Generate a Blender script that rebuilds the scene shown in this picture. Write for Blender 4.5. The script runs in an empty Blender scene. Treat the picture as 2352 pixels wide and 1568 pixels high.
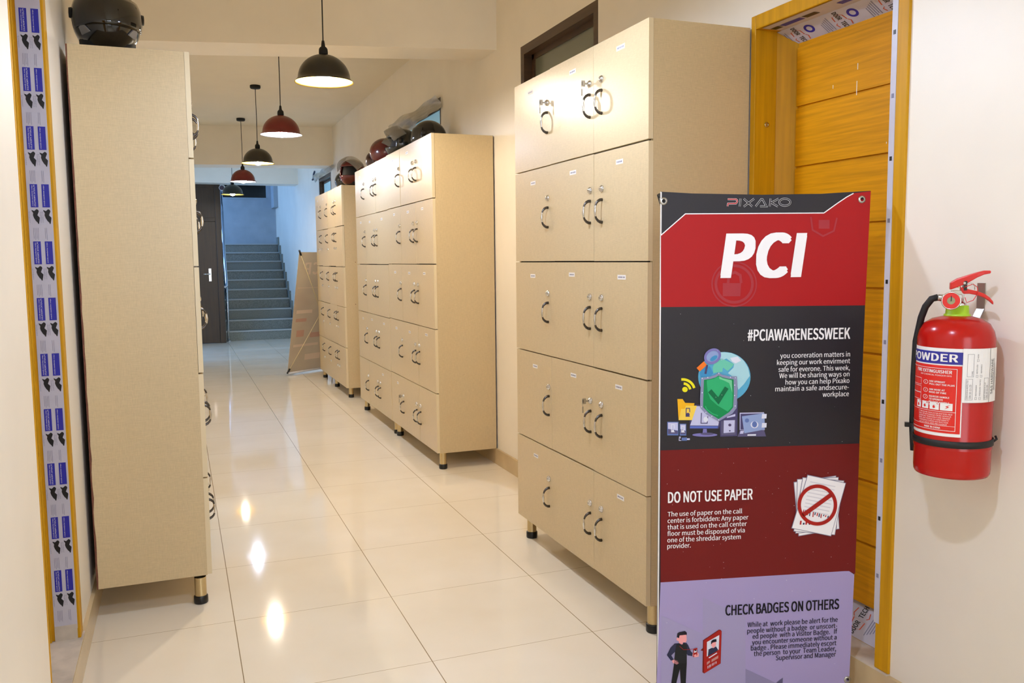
import bpy, bmesh, math, random
from mathutils import Vector, Matrix
random.seed(7)
SC = bpy.context.scene
COL = SC.collection
PI = math.pi

# tuning values
DAY1, DAY2, FILL_BACK = 82, 85, 42
PAINTC, CEILC = 'EEE6D6', 'E6DBC4'
LAMC, LAMEDGE = 'C9B48C', 'DCCBA6'
BASEC = 'CDB58C'
FLOORC1, FLOORC2 = 'EADFC8', 'F1E8D5'
PANEE = .35
WARM, COOL = 'fff1dc', 'd2e2ff'
BULB = 100.0
LP = [7.0, 7.8, 8, 7.5, 3.6, 1.1, 8.6]
REDC, MARC, LAVC, DARKC = 'A81519', '6E1616', 'A498C8', '26232a'
EXTC = 'B2130B'
LEAFC, FRAMEC = 'CC8B00', 'C48F0A'

# ------------------------------------------------------------------ camera, world, exposure
cam_d = bpy.data.cameras.new('camera'); cam = bpy.data.objects.new('camera', cam_d); COL.objects.link(cam)
cam_d.sensor_width = 36.0; cam_d.lens = 1966.8 / 2352 * 36; cam_d.clip_start = 0.02
YAW, PITCH, ROLL = .3702, -.0959, -.0102
_fw = Vector((math.sin(YAW)*math.cos(PITCH), math.cos(YAW)*math.cos(PITCH), math.sin(PITCH)))
_r = Vector((math.cos(YAW), -math.sin(YAW), 0)); _u = _r.cross(_fw)
_r2 = _r*math.cos(ROLL) + _u*math.sin(ROLL); _u2 = -_r*math.sin(ROLL) + _u*math.cos(ROLL)
cam.matrix_world = Matrix(((_r2.x, _u2.x, -_fw.x, -.1412), (_r2.y, _u2.y, -_fw.y, -2.6817), (_r2.z, _u2.z, -_fw.z, 1.3452), (0, 0, 0, 1)))
SC.camera = cam
SC.view_settings.view_transform = 'Standard'; SC.view_settings.look = 'None'
SC.view_settings.gamma = 1; SC.view_settings.use_curve_mapping = False
SC.view_settings.exposure = 0.18
SC.cycles.max_bounces = 10; SC.cycles.diffuse_bounces = 6; SC.cycles.glossy_bounces = 5
SC.cycles.sample_clamp_indirect = 6.0
SC.cycles.use_denoising = True
W = bpy.data.worlds.new('world'); SC.world = W; W.use_nodes = True
W.node_tree.nodes['Background'].inputs[0].default_value = (.30, .45, .75, 1)
W.node_tree.nodes['Background'].inputs[1].default_value = .05

def area(name, loc, rot, sx, sy, power, col):
    d = bpy.data.lights.new(name, 'AREA'); d.shape = 'RECTANGLE'; d.size = sx; d.size_y = sy; d.energy = power; d.color = col
    o = bpy.data.objects.new(name, d); COL.objects.link(o); o.location = loc; o.rotation_euler = rot
    return o
# daylight through the side opening far down the corridor and through the stairwell, plus an added fill
area('daylight_side', (-1.3, 10.6, 1.6), (0, -PI/2, 0), 2.2, 1.9, DAY1, (.27, .52, 1.0))
area('added_fill_back', (.6, -5.0, 1.7), (PI/2, 0, 0), 1.7, 1.5, FILL_BACK, (.86, .93, 1.0))  # added fill light behind the viewer, lifting the surfaces that face it
area('daylight_stair', (-1.25, 14.2, 2.7), (0, -PI/2 + .2, 0), 1.2, 2.2, DAY2, (.27, .52, 1.0))

# ------------------------------------------------------------------ materials
def lin(c):
    if isinstance(c, str): c = tuple(int(c[i:i+2], 16)/255 for i in (0, 2, 4))
    return tuple(x/12.92 if x <= .04045 else ((x+.055)/1.055)**2.4 for x in c) + (1,)
MATS = {}
def mat(name, col, rough=.5, metal=0, emit=None, estr=0, noise=None, bump=0, spec=.5, coat=0, alpha=1, trans=0):
    """noise = (scale xyz, amount): colour variation from world position"""
    if name in MATS: return MATS[name]
    m = bpy.data.materials.new(name); m.use_nodes = True; nt = m.node_tree; b = nt.nodes['Principled BSDF']
    b.inputs['Base Color'].default_value = lin(col); b.inputs['Roughness'].default_value = rough
    b.inputs['Metallic'].default_value = metal; b.inputs['Specular IOR Level'].default_value = spec
    b.inputs['Coat Weight'].default_value = coat; b.inputs['Coat Roughness'].default_value = .1
    b.inputs['Transmission Weight'].default_value = trans; b.inputs['Alpha'].default_value = alpha
    if emit is not None:
        b.inputs['Emission Color'].default_value = lin(emit); b.inputs['Emission Strength'].default_value = estr
    if noise or bump:
        geo = nt.nodes.new('ShaderNodeNewGeometry'); tex = []
        for sc in (noise[0] if noise else [(60, 60, 60)]):
            mp = nt.nodes.new('ShaderNodeMapping'); mp.inputs['Scale'].default_value = sc
            nt.links.new(geo.outputs['Position'], mp.inputs['Vector'])
            n = nt.nodes.new('ShaderNodeTexNoise'); n.inputs['Scale'].default_value = 1; n.inputs['Detail'].default_value = 3
            nt.links.new(mp.outputs[0], n.inputs['Vector']); tex.append(n.outputs['Fac'])
        fac = tex[0]
        if len(tex) == 2:
            mm = nt.nodes.new('ShaderNodeMath'); mm.operation = 'ADD'; nt.links.new(tex[0], mm.inputs[0]); nt.links.new(tex[1], mm.inputs[1])
            m2 = nt.nodes.new('ShaderNodeMath'); m2.operation = 'MULTIPLY'; nt.links.new(mm.outputs[0], m2.inputs[0]); m2.inputs[1].default_value = .5; fac = m2.outputs[0]
        if noise:
            rmp = nt.nodes.new('ShaderNodeValToRGB'); a = noise[1]; c = lin(col); c2 = lin(noise[2]) if len(noise) > 2 else None
            rmp.color_ramp.elements[0].position = .3; rmp.color_ramp.elements[1].position = .7
            rmp.color_ramp.elements[0].color = c2 if c2 else tuple(x*(1-a) for x in c[:3]) + (1,)
            rmp.color_ramp.elements[1].color = tuple(min(1, x*(1+a)) for x in c[:3]) + (1,)
            nt.links.new(fac, rmp.inputs[0]); nt.links.new(rmp.outputs[0], b.inputs['Base Color'])
        if bump:
            bp = nt.nodes.new('ShaderNodeBump'); bp.inputs['Strength'].default_value = bump; bp.inputs['Distance'].default_value = .002
            nt.links.new(fac, bp.inputs['Height']); nt.links.new(bp.outputs[0], b.inputs['Normal'])
    MATS[name] = m
    return m

PAINT = mat('cream_wall_paint', PAINTC, .42, noise=([(3, 3, 3)], .03), bump=.03)
CEILP = mat('cream_ceiling_paint', CEILC, .55, noise=([(3, 3, 3)], .02))
LAM = mat('beige_linen_laminate', LAMC, .33, noise=([(45, 45, 700), (700, 700, 45)], .13), bump=.05)
EDGE = mat('pale_edge_banding', LAMEDGE, .4)
SIDEB = mat('raw_brown_chipboard_edge', '6b3f2e', .8, noise=([(200, 200, 60)], .3))
DARKGAP = mat('gap_shade_board', '1a140d', .9)  # near-black boards: shade of the door gaps put into their colour
CHROME = mat('polished_steel', 'd8d8d8', .16, 1)
GUN = mat('dark_nickel', '5a5654', .25, 1)
STEEL = mat('brushed_steel', 'b9b6b0', .3, 1)
BRASS = mat('champagne_leg_metal', 'c9b68c', .3, 1)
BLK = mat('black_plastic', '0b0b0c', .35)
BLKM = mat('matte_black', '121212', .7)
RUB = mat('black_rubber', '101012', .6)
YDOOR = mat('golden_wood_veneer', LEAFC, .5, noise=([(5, 5, 120)], .16), spec=.2)
YFRAME = mat('golden_frame_veneer', FRAMEC, .45, noise=([(60, 60, 3)], .12), spec=.25)
FILM = mat('lilac_protective_film', 'BDBAC6', .28, noise=([(12, 12, 12)], .04))
FILMB = mat('blue_film_print', '22249a', .4)
FILMK = mat('black_film_print', '0d0d10', .4)
FILMG = mat('grey_film_print', '77778c', .5)
FILMR = mat('red_film_print', 'c2502c', .5)
WHITE = mat('white_paper', 'ece9e6', .5)
DWOOD = mat('dark_brown_wood', '3B2A1B', .35, noise=([(40, 40, 2)], .25))
TWOOD = mat('brown_window_wood', '4a3522', .4, noise=([(4, 4, 60)], .2))
CONC = mat('worn_concrete', 'cbbfae', .75, noise=([(14, 14, 14)], .16), bump=.3)
BASE = mat('beige_skirting_tile', BASEC, .2, noise=([(7, 7, 7)], .06))
GRANITE = mat('grey_granite', '7d837c', .35, noise=([(120, 120, 120)], .45))
NOSE = mat('pale_stair_nosing', 'b4b9b6', .4)
STAIRP = mat('stairwell_paint', 'aab2b8', .6, noise=([(4, 4, 4)], .08))
PANEG = mat('frosted_grey_glass', '6f7263', .18, spec=.6, noise=([(2, 2, 5)], .08))
PANEB = mat('daylit_blue_glass', '9fc2cf', .2, emit='8fc4dc', estr=PANEE)
DGLASS = mat('dark_window_glass', '17130f', .15)
PLAS = mat('cloudy_plastic_sheet', 'b5b0a2', .3, alpha=.75, noise=([(5, 5, 60)], .25))

def floor_mat():
    m = bpy.data.materials.new('polished_cream_floor_tile'); m.use_nodes = True; nt = m.node_tree; b = nt.nodes['Principled BSDF']; L = nt.links.new
    geo = nt.nodes.new('ShaderNodeNewGeometry'); sep = nt.nodes.new('ShaderNodeSeparateXYZ'); L(geo.outputs['Position'], sep.inputs[0])
    def M(op, a, v=None):
        n = nt.nodes.new('ShaderNodeMath'); n.operation = op
        (L(a, n.inputs[0]) if not isinstance(a, (int, float)) else setattr(n.inputs[0], 'default_value', a))
        if v is not None: (L(v, n.inputs[1]) if not isinstance(v, (int, float)) else setattr(n.inputs[1], 'default_value', v))
        return n.outputs[0]
    def line(o, w):
        f = M('FRACT', M('DIVIDE', M('ADD', o, 60.0), .6)); d = M('ABSOLUTE', M('SUBTRACT', f, .5))
        return M('GREATER_THAN', d, .5 - w/.6)
    lx, ly = line(sep.outputs['X'], .0016), line(sep.outputs['Y'], .0012)
    ns = nt.nodes.new('ShaderNodeTexNoise'); ns.inputs['Scale'].default_value = 2.2; ns.inputs['Detail'].default_value = 5; L(geo.outputs['Position'], ns.inputs['Vector'])
    rp = nt.nodes.new('ShaderNodeValToRGB'); rp.color_ramp.elements[0].color = lin(FLOORC1); rp.color_ramp.elements[1].color = lin(FLOORC2)
    rp.color_ramp.elements[0].position = .3; rp.color_ramp.elements[1].position = .7; L(ns.outputs['Fac'], rp.inputs[0])
    m1 = nt.nodes.new('ShaderNodeMix'); m1.data_type = 'RGBA'; L(ly, m1.inputs['Factor']); L(rp.outputs[0], m1.inputs[6]); m1.inputs[7].default_value = lin('b39d79')
    m2 = nt.nodes.new('ShaderNodeMix'); m2.data_type = 'RGBA'; L(lx, m2.inputs['Factor']); L(m1.outputs[2], m2.inputs[6]); m2.inputs[7].default_value = lin('94805f')
    L(m2.outputs[2], b.inputs['Base Color']); b.inputs['Roughness'].default_value = .06; b.inputs['Specular IOR Level'].default_value = .5
    return m
FLOOR = floor_mat()

# ------------------------------------------------------------------ mesh building
class MB:
    def __init__(s): s.v = []; s.f = []; s.m = []; s.sm = []; s.mats = []
    def mi(s, m):
        if m not in s.mats: s.mats.append(m)
        return s.mats.index(m)
    def face(s, idx, m, smooth=False): s.f.append(tuple(idx)); s.m.append(s.mi(m)); s.sm.append(smooth)
    def poly(s, pts, m):
        i = len(s.v); s.v += [tuple(p) for p in pts]; s.face(range(i, i+len(pts)), m)
    def box(s, a, b, m, front=None, fm=None):
        """axis box from corner a to b; front = axis-side key ('-x','+x',...) gets material fm"""
        x0, x1 = sorted((a[0], b[0])); y0, y1 = sorted((a[1], b[1])); z0, z1 = sorted((a[2], b[2])); i = len(s.v)
        s.v += [(x0,y0,z0),(x1,y0,z0),(x1,y1,z0),(x0,y1,z0),(x0,y0,z1),(x1,y0,z1),(x1,y1,z1),(x0,y1,z1)]
        for k, q in (('-z',(0,3,2,1)),('+z',(4,5,6,7)),('-y',(0,1,5,4)),('+y',(2,3,7,6)),('-x',(0,4,7,3)),('+x',(1,2,6,5))):
            s.face([i+j for j in q], fm if (front and k in front) else m)
        return s
    def tube(s, pts, r, m, n=10, cap=True, flat=1.0):
        pts = [Vector(p) for p in pts]; rs = r if isinstance(r, (list, tuple)) else [r]*len(pts)
        base = len(s.v); up = Vector((0, 0, 1)); prev = None
        for k, p in enumerate(pts):
            t = (pts[min(k+1, len(pts)-1)] - pts[max(k-1, 0)]).normalized()
            if prev is None:
                a = up if abs(t.z) < .9 else Vector((0, 1, 0)); u = t.cross(a).normalized()
            else:
                u = prev - t*prev.dot(t); u.normalize()
            prev = u; w = t.cross(u)
            for j in range(n):
                an = 2*PI*j/n; s.v.append(tuple(p + u*math.cos(an)*rs[k] + w*math.sin(an)*rs[k]*flat))
        for k in range(len(pts)-1):
            mk = m[k] if isinstance(m, list) else m
            for j in range(n):
                a = base+k*n+j; b = base+k*n+(j+1) % n
                s.face((a, b, b+n, a+n), mk, True)
        if cap:
            s.face([base+j for j in range(n)][::-1], m[0] if isinstance(m, list) else m)
            s.face([base+(len(pts)-1)*n+j for j in range(n)], m[-1] if isinstance(m, list) else m)
        return s
    def lathe(s, prof, m, n=32, c=(0, 0, 0), smooth=True):
        base = len(s.v)
        for r, z in prof:
            for j in range(n):
                a = 2*PI*j/n; s.v.append((c[0]+r*math.cos(a), c[1]+r*math.sin(a), c[2]+z))
        for k in range(len(prof)-1):
            mk = m[k] if isinstance(m, list) else m
            for j in range(n):
                a = base+k*n+j; b = base+k*n+(j+1) % n
                s.face((a, b, b+n, a+n), mk, smooth)
        return s
    def mesh(s, name):
        me = bpy.data.meshes.new(name); me.from_pydata(s.v, [], s.f)
        for m in s.mats: me.materials.append(m)
        me.polygons.foreach_set('material_index', s.m); me.polygons.foreach_set('use_smooth', s.sm); me.update()
        return me
    def build(s, name, parent=None, loc=(0, 0, 0)): return link(name, s.mesh(name), parent, loc)
def link(name, me, parent=None, loc=(0, 0, 0), rot=(0, 0, 0)):
    o = bpy.data.objects.new(name, me); COL.objects.link(o); o.location = loc; o.rotation_euler = rot
    if parent: o.parent = parent
    return o
def fixn(o):
    bm = bmesh.new(); bm.from_mesh(o.data); bmesh.ops.recalc_face_normals(bm, faces=bm.faces); bm.to_mesh(o.data); bm.free(); return o
def thing(name, label, cat, loc=(0, 0, 0), rz=0, group=None, kind=None):
    o = bpy.data.objects.new(name, None); o.empty_display_size = .1; COL.objects.link(o); o.location = loc; o.rotation_euler = (0, 0, rz)
    return tag(o, label, cat, group, kind)
def tag(o, label=None, cat=None, group=None, kind=None):
    if label: o['label'] = label
    if cat: o['category'] = cat
    if group: o['group'] = group
    if kind: o['kind'] = kind
    return o
def bevel(o, w=.002, n=2):
    b = o.modifiers.new('soft_edges', 'BEVEL'); b.width = w; b.segments = n; b.limit_method = 'ANGLE'; return o
def solid(o, t, off=0):
    b = o.modifiers.new('thickness', 'SOLIDIFY'); b.thickness = t; b.offset = off; return o

# lettering: a text curve turned into mesh data, normalised to cap height 1 and width 1
FONTS = {}
try:
    FONTS['sans'] = bpy.data.fonts.load(bpy.utils.resource_path('LOCAL') + '/datafiles/fonts/Noto Sans CJK Regular.woff2')
except Exception: FONTS['sans'] = None
_tc = {}
STY = {'B': (.035, 0, 2, 1.0), 'C': (.085, 0, 4, 1.0), 'I': (.15, .14, 6, 1.03), 'N': (0, 0, 1, 1), 'H': (.10, 0, 4, 1.02)}   # extra weight, slant, passes, spacing
def text_mesh(s, sty='N'):
    k = (s, sty)
    if k in _tc: return _tc[k]
    def conv(t):
        cu = bpy.data.curves.new('lettering', 'FONT'); cu.body = t
        if FONTS['sans']: cu.font = FONTS['sans']
        cu.fill_mode = 'FRONT'; cu.resolution_u = 5 if sty == 'I' else 3; cu.shear = STY[sty][1]; cu.space_character = STY[sty][3]
        o = bpy.data.objects.new('lettering', cu); COL.objects.link(o)
        bpy.context.view_layer.update(); dg = bpy.context.evaluated_depsgraph_get(); e = o.evaluated_get(dg); me = e.to_mesh()
        r = ([tuple(v.co) for v in me.vertices], [tuple(p.vertices) for p in me.polygons])
        e.to_mesh_clear(); bpy.data.objects.remove(o); bpy.data.curves.remove(cu)
        return r
    V, F = conv(s); H = max(v[1] for v in conv('H')[0]); w, _, n, _ = STY[sty]
    V = [(a, b, 0) for a, b, c in V]
    if n > 1:      # heavier strokes: the same outlines again, shifted within the stroke weight, each a hair above the last
        V0, F0 = V, F; V, F = [], []; w *= H; q = 0
        for k in range(n):
            for dy in ((0,) if sty == 'B' else (-w*.2, w*.2)):
                i = len(V); dx = w*(k/(n-1)-.5); V += [(a+dx, b*(1-.4*w/H)+w*.2+dy, q) for a, b, c in V0]; F += [tuple(i+j for j in g) for g in F0]; q += 1
    x0 = min(v[0] for v in V); x1 = max(v[0] for v in V)
    _tc[k] = ([((v[0]-x0)/(x1-x0), v[1]/H, v[2]) for v in V], F, (x1-x0)/H)
    return _tc[k]
def put_text(mb, s, f, m, sty='N', up=(0, -1, 0)):
    """f maps (0..1 across, cap heights up) to a point"""
    V, F, asp = text_mesh(s, sty); i = len(mb.v)
    for x, y, q in V: p = f(x, y); q *= 3e-5; mb.v.append((p[0]+up[0]*q, p[1]+up[1]*q, p[2]+up[2]*q))
    for q in F: mb.face([i+j for j in q], m)

# ------------------------------------------------------------------ the setting
XL, XR, ZC = -.50, 1.775, 3.04
def struct(name, mb, label, loc=(0, 0, 0)): return tag(mb.build(name, None, loc), label, 'building', kind='structure')
def wall_x(x0, x1, y0, y1, z0, z1, holes, m):
    """wall slab between x0 and x1 with rectangular openings (ya, yb, za, zb)"""
    mb = MB(); ys = sorted({y0, y1} | {h[i] for h in holes for i in (0, 1)}); zs = sorted({z0, z1} | {h[i] for h in holes for i in (2, 3)})
    for a, b in zip(ys, ys[1:]):
        run = None
        for c, d in zip(zs, zs[1:]):
            if any(h[0] <= a and b <= h[1] and h[2] <= c and d <= h[3] for h in holes):
                if run: mb.box((x0, a, run[0]), (x1, b, run[1]), m); run = None
            else: run = (run[0], d) if run else (c, d)
        if run: mb.box((x0, a, run[0]), (x1, b, run[1]), m)
    return mb
mb = MB(); mb.box((-.95, -4.8, -.1), (2.1, 12.66, 0), FLOOR); struct('floor', mb, 'polished cream floor tiles of the locker corridor')
mb = MB(); mb.box((-.95, -4.8, ZC), (2.1, 12.35, ZC+.1), CEILP); struct('ceiling', mb, 'plain cream ceiling of the locker corridor')
WIN = [(1.08, 2.07, 2.04, 2.57), (3.70, 5.25, 2.04, 2.575), (8.72, 9.74, 2.0, 2.50)]
mb = wall_x(XR, XR+.2, -4.8, 15.7, 0, ZC, [(-.815, -.11, .1, 2.18)] + WIN, PAINT); struct('wall_right', mb, 'cream wall behind the long row of lockers')
mb = wall_x(XL-.16, XL, -4.8, 12.35, 0, ZC, [(-.225, .455, .1, 2.22), (9.7, 11.5, .05, 2.5)], PAINT); struct('wall_left', mb, 'cream wall behind the single locker with the helmet')
mb = MB(); [mb.box(a, b, PAINT) for a, b in (((-.95, -4.8, 0), (-.2, -4.6, ZC)), ((1.4, -4.8, 0), (2.1, -4.6, ZC)), ((-.2, -4.8, 0), (1.4, -4.6, .95)), ((-.2, -4.8, 2.45), (1.4, -4.6, ZC)))]; struct('wall_back', mb, 'cream wall closing the corridor behind the viewer')  # opening in this wall is added to let the fill light in
mb = MB(); mb.box((-.95, 12.35, 0), (-.30, 12.5, ZC), PAINT); mb.box((-.30, 12.35, 2.62), (.60, 12.5, ZC), PAINT)
struct('wall_front', mb, 'cream wall around the dark door at the corridor end')
# stairwell shell
mb = MB(); mb.box((-.9, 15.5, 0), (.76, 15.7, 3.6), STAIRP); mb.box((.76, 15.5, 0), (1.60, 15.7, 2.63), STAIRP); mb.box((.76, 15.5, 2.95), (1.60, 15.7, 3.6), STAIRP); mb.box((1.60, 15.5, 0), (1.775, 15.7, 3.6), STAIRP)
struct('wall_stairwell', mb, 'blue-lit rough wall above the stair landing')
mb = MB(); mb.box((-.9, 12.35, 3.5), (2.0, 15.7, 3.6), STAIRP); struct('ceiling_stairwell', mb, 'ceiling high above the granite stairs')
mb = MB(); mb.box((1.69, 15.0, 2.42), (1.775, 15.5, 3.5), STAIRP); struct('trim_5', mb, 'small boxed wall projection above the stair landing')
mb = MB(); mb.box((.76, 15.56, 2.63), (1.60, 15.6, 2.95), DGLASS); mb.box((.76, 15.49, 2.60), (1.60, 15.56, 2.63), STAIRP)
struct('window_4', mb, 'dark window opening above the stair landing')
mb = wall_x(-.95, -.85, 12.5, 15.7, 0, 3.5, [(13.1, 15.3, 2.05, 3.35)], STAIRP); struct('wall_stairwell_side', mb, 'stairwell wall with the daylight opening, out of view')
# beams
def prism(bot, z0, z1, m):
    mb = MB(); n = len(bot); i = len(mb.v)
    mb.v += [(x, y, z0) for x, y in bot] + [(x, y, z1) for x, y in bot]
    mb.face([i+k for k in range(n)][::-1], m); mb.face([i+n+k for k in range(n)], m)
    for k in range(n): mb.face((i+k, i+(k+1) % n, i+n+(k+1) % n, i+n+k), m)
    return mb
struct('trim_1', prism([(XL, 2.98), (XR, 2.47), (XR, 2.77), (XL, 3.34)], 2.646, ZC, PAINT), 'ceiling beam crossing above the nearest hanging black lamp')
struct('trim_2', prism([(XL, 8.95), (XR, 8.53), (XR, 8.93), (XL, 9.35)], 2.56, ZC, PAINT), 'second ceiling beam farther down the corridor')
struct('trim_3', prism([(XL, 12.0), (XR, 11.95), (XR, 12.35), (XL, 12.35)], 2.61, ZC, PAINT), 'blue-lit beam above the corridor end')
# skirting
mb = MB(); mb.box((XL, -4.6, 0), (XL+.014, 9.7, .103), BASE); struct('baseboard_left', mb, 'beige tile skirting under the wall with the helmet locker')
mb = MB(); mb.box((XR-.013, -4.6, 0), (XR, 12.6, .104), BASE); struct('baseboard_right', mb, 'beige tile skirting under the wall with the golden door')
mb = MB(); mb.box((XL-.3, -.225, .1), (XL+.012, .455, .106), CONC); struct('trim_6', mb, 'raised worn concrete sill of the doorway by the helmet locker')
mb = MB(); mb.box((XR-.013, -.815, .104), (XR+.18, -.11, .108), CONC); struct('trim_7', mb, 'raised worn concrete sill under the golden door')
t = thing('window_5', 'added window behind the viewer, an opening for the fill light', 'window', (-.2, -4.72, .95), kind='structure')  # invented window frame in front of the added fill light
f = MB(); [f.box(a, b, TWOOD) for a, b in (((0, 0, 0), (.05, .06, 1.5)), ((1.55, 0, 0), (1.6, .06, 1.5)), ((.05, 0, 0), (1.55, .06, .05)), ((.05, 0, 1.45), (1.55, .06, 1.5)), ((.78, 0, .05), (.82, .06, 1.45)))]; f.build('window_frame', t)
# closing boxes behind the openings
mb = MB(); mb.box((-1.0, -.5, -.05), (-.90, 1.2, 2.4), PAINT); struct('wall_side', mb, 'plain wall of the side room behind the film-covered doorway')
mb = MB(); mb.box((2.15, -.9, 0), (2.2, 10.5, 2.9), PAINT); struct('wall_rooms', mb, 'plain wall of the rooms beyond the high windows')

# stairs
mb = MB()
for k in range(10):
    y = 12.66 + .27*k; z = .17*(k+1)
    mb.box((.56, y, 0 if k == 0 else z-.34), (1.772, y+.27 if k < 9 else 15.5, z), GRANITE)
    mb.box((.56, y-.018, z-.022), (1.772, y+.01, z+.001), NOSE)
    mb.box((1.745, y-.05, max(0, z-.34)), (1.7745, y+.27, z+.13), GRANITE)
tag(mb.build('staircase'), 'grey granite stairs climbing from the corridor end', 'stairs', kind='structure')
mb = MB(); mb.box((.42, 12.66, 0), (.555, 13.6, 1.0), BLKM); struct('stair_gap_shade', mb, 'black block standing in for the shaded gap beside the stairs')  # matte black paints the shade of the gap between door and rail

# high windows in the right wall: frame and pane
def high_window(k, y0, y1, z0, z1, pane, label, bar=.05):
    t = thing('window_%d' % k, label, 'window', (XR, y0, z0), kind='structure')
    f = MB(); w, h = y1-y0, z1-z0
    for a, b in (((.0, 0, 0), (.12, bar, h)), ((.0, w-bar, 0), (.12, w, h)), ((.0, bar, 0), (.12, w-bar, bar)), ((.0, bar, h-bar), (.12, w-bar, h))): f.box(a, b, TWOOD)
    for a, b in (((.05, bar, bar), (.09, bar+.03, h-bar)), ((.05, w-bar-.03, bar), (.09, w-bar, h-bar)), ((.05, bar, h-bar-.03), (.09, w-bar, h-bar))): f.box(a, b, TWOOD)
    f.build('window_frame', t); p = MB(); p.box((.06, bar+.03, bar), (.068, w-bar-.03, h-bar-.03), pane); p.build('pane', t)
    return t
high_window(1, *WIN[0], PANEG, 'brown framed high window with grey frosted glass above the locker beside the banner')
high_window(2, *WIN[1], PANEB, 'high window with pale blue glass behind the helmets', .03)
high_window(3, *WIN[2], PANEB, 'farthest high window with dark frame and blue glass')

# ------------------------------------------------------------------ golden door in the right wall
d2 = thing('door_2', 'golden wooden door in a film-covered frame behind the red banner', 'door', (XR, -.815, .108), kind='structure')
# local: x into the wall, y from the near jamb, z from the sill
fr = MB(); FW, FH = .705, 2.07
fr.box((-.008, 0, 0), (.085, .055, FH), YFRAME); fr.box((-.008, .68, 0), (.085, FW, FH), YFRAME); fr.box((-.008, .055, 2.022), (.085, .68, FH), YFRAME)
A4, B4 = [(.085, .02, .0), (.085, .685, .0), (.085, .685, 2.022), (.085, .02, 2.022)], [(.165, .065, .09), (.165, .64, .09), (.165, .64, 1.972), (.165, .065, 1.972)]
for k in range(4): fr.poly([A4[k], A4[(k+1) % 4], B4[(k+1) % 4], B4[k]], YFRAME)
fr.box((.165, .0, 0), (.175, .066, FH), YFRAME); fr.box((.165, .639, 0), (.175, FW, FH), YFRAME); fr.box((.165, .066, 1.971), (.175, .639, FH), YFRAME); fr.box((.165, .066, 0), (.175, .639, .091), YFRAME)
bevel(fr.build('door_frame', d2), .003)
g = MB(); zs = [.09 + .2085*k for k in range(10)]
g.box((.150, .072, .09), (.175, .645, 1.985), YDOOR)
for a, b in zip(zs, zs[1:]+[1.985]):
    if b - a > .02: g.box((.142, .074, a+.004), (.150, .643, b-.004), YDOOR)
for y, z, l in ((.35, 1.83, .02), (.352, 1.75, .045), (.46, 1.79, .012), (.22, 1.58, .006), (.44, 1.2, .004)): g.box((.1412, y, z), (.1425, y+.0022, z+l), WHITE)
bevel(g.build('door_leaf', d2), .003)
fl = MB()
fl.box((-.0095, .04, .14), (-.008, .060, FH-.03), FILM)                      # film strip on the near jamb edge
for k in range(11): fl.box((-.0105, .046, .28+.175*k), (-.0095, .054, .292+.175*k), FILMK if k % 2 else FILMG)
i = len(fl.v)                                                                 # head: soffit and stop
fl.poly([(.083, .10, 2.020), (.083, .655, 2.020), (.0, .655, 2.020), (.0, .10, 2.020)], FILM)
def LP3(p, q, f): return tuple(p[i]+(q[i]-p[i])*f for i in range(3))
HD0, HD1, FT0, FT1 = (.0845, 0, 2.0205), (.1645, 0, 1.9705), (.0845, 0, .0015), (.1645, 0, .0915)
fl.poly([(.0845, .022, 2.0205), (.0845, .683, 2.0205), (.1645, .639, 1.9705), (.1645, .066, 1.9705)], FILM)
fl.poly([(.0845, .022, .0015), (.1645, .066, .0915), (.1645, .639, .0915), (.0845, .683, .0015)], FILM)
def stamp(y, head):
    """door maker's stamp across the splayed head or foot: lettering, red outline mark, blue ring, small print"""
    p, q, n = (HD0, HD1, (-.53, 0, -.85)) if head else (FT0, FT1, (-.75, 0, .66)); sg = -1 if head else 1
    def P(f, a, d=.0006): c = LP3(p, q, f); return (c[0]+n[0]*d, y+sg*a, c[2]+n[2]*d)
    put_text(fl, 'DOOR', lambda u, v: P(.06+.38*u, .020*v), FILMK, 'H', n); put_text(fl, 'TECH', lambda u, v: P(.54+.36*u, .020*v), FILMK, 'H', n)
    for pts in (((.28, .030), (.20, .012), (.24, -.012), (.46, -.016), (.50, .034), (.28, .030)), ((.52, .036), (.60, .044), (.78, .038)), ((.56, -.014), (.62, -.022), (.76, -.016))):
        for (f, a), (g, c) in zip(pts, pts[1:]): fl.poly([P(f, a-.0022, .0004), P(g, c-.0022, .0004), P(g, c+.0022, .0004), P(f, a+.0022, .0004)], FILMR)
    if head:
        for k in range(20):
            t0, t1 = 2*PI*k/20, 2*PI*(k+1)/20
            fl.poly([P(.34+.20*math.cos(t), .072+.022*math.sin(t)) if o else P(.34+.11*math.cos(t), .072+.012*math.sin(t)) for t, o in ((t0, 1), (t1, 1), (t1, 0), (t0, 0))], FILMB)
    for k in range(5):
        a = -.036 - .009*k; fl.poly([P(.16+.05*k, a), P(.78+.02*k-.08*(k % 2), a), P(.78+.02*k-.08*(k % 2), a-.003), P(.16+.05*k, a-.003)], FILMG)
for y in (.62, .42, .22): stamp(y, True)
stamp(.245, False)
for y0, y1, mm in ((.50, .60, FILMB), (.43, .49, FILMK), (.61, .65, FILMK), (.25, .33, FILMB), (.18, .24, FILMK)):
    fl.poly([(.055, y0, 2.0192), (.055, y1, 2.0192), (.03, y1, 2.0192), (.03, y0, 2.0192)], mm)
fl.build('protective_film', d2)
hh = MB(); hh.lathe([(0, 0), (.009, 0), (.009, .002), (.004, .002), (.004, -.004), (0, -.004)], [BRASS, BRASS, BRASS, BLK, BLK], 16)
o = hh.build('strike_hole', d2, (.045, .679, 1.70)); o.rotation_euler = (PI/2, 0, 0)

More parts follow.
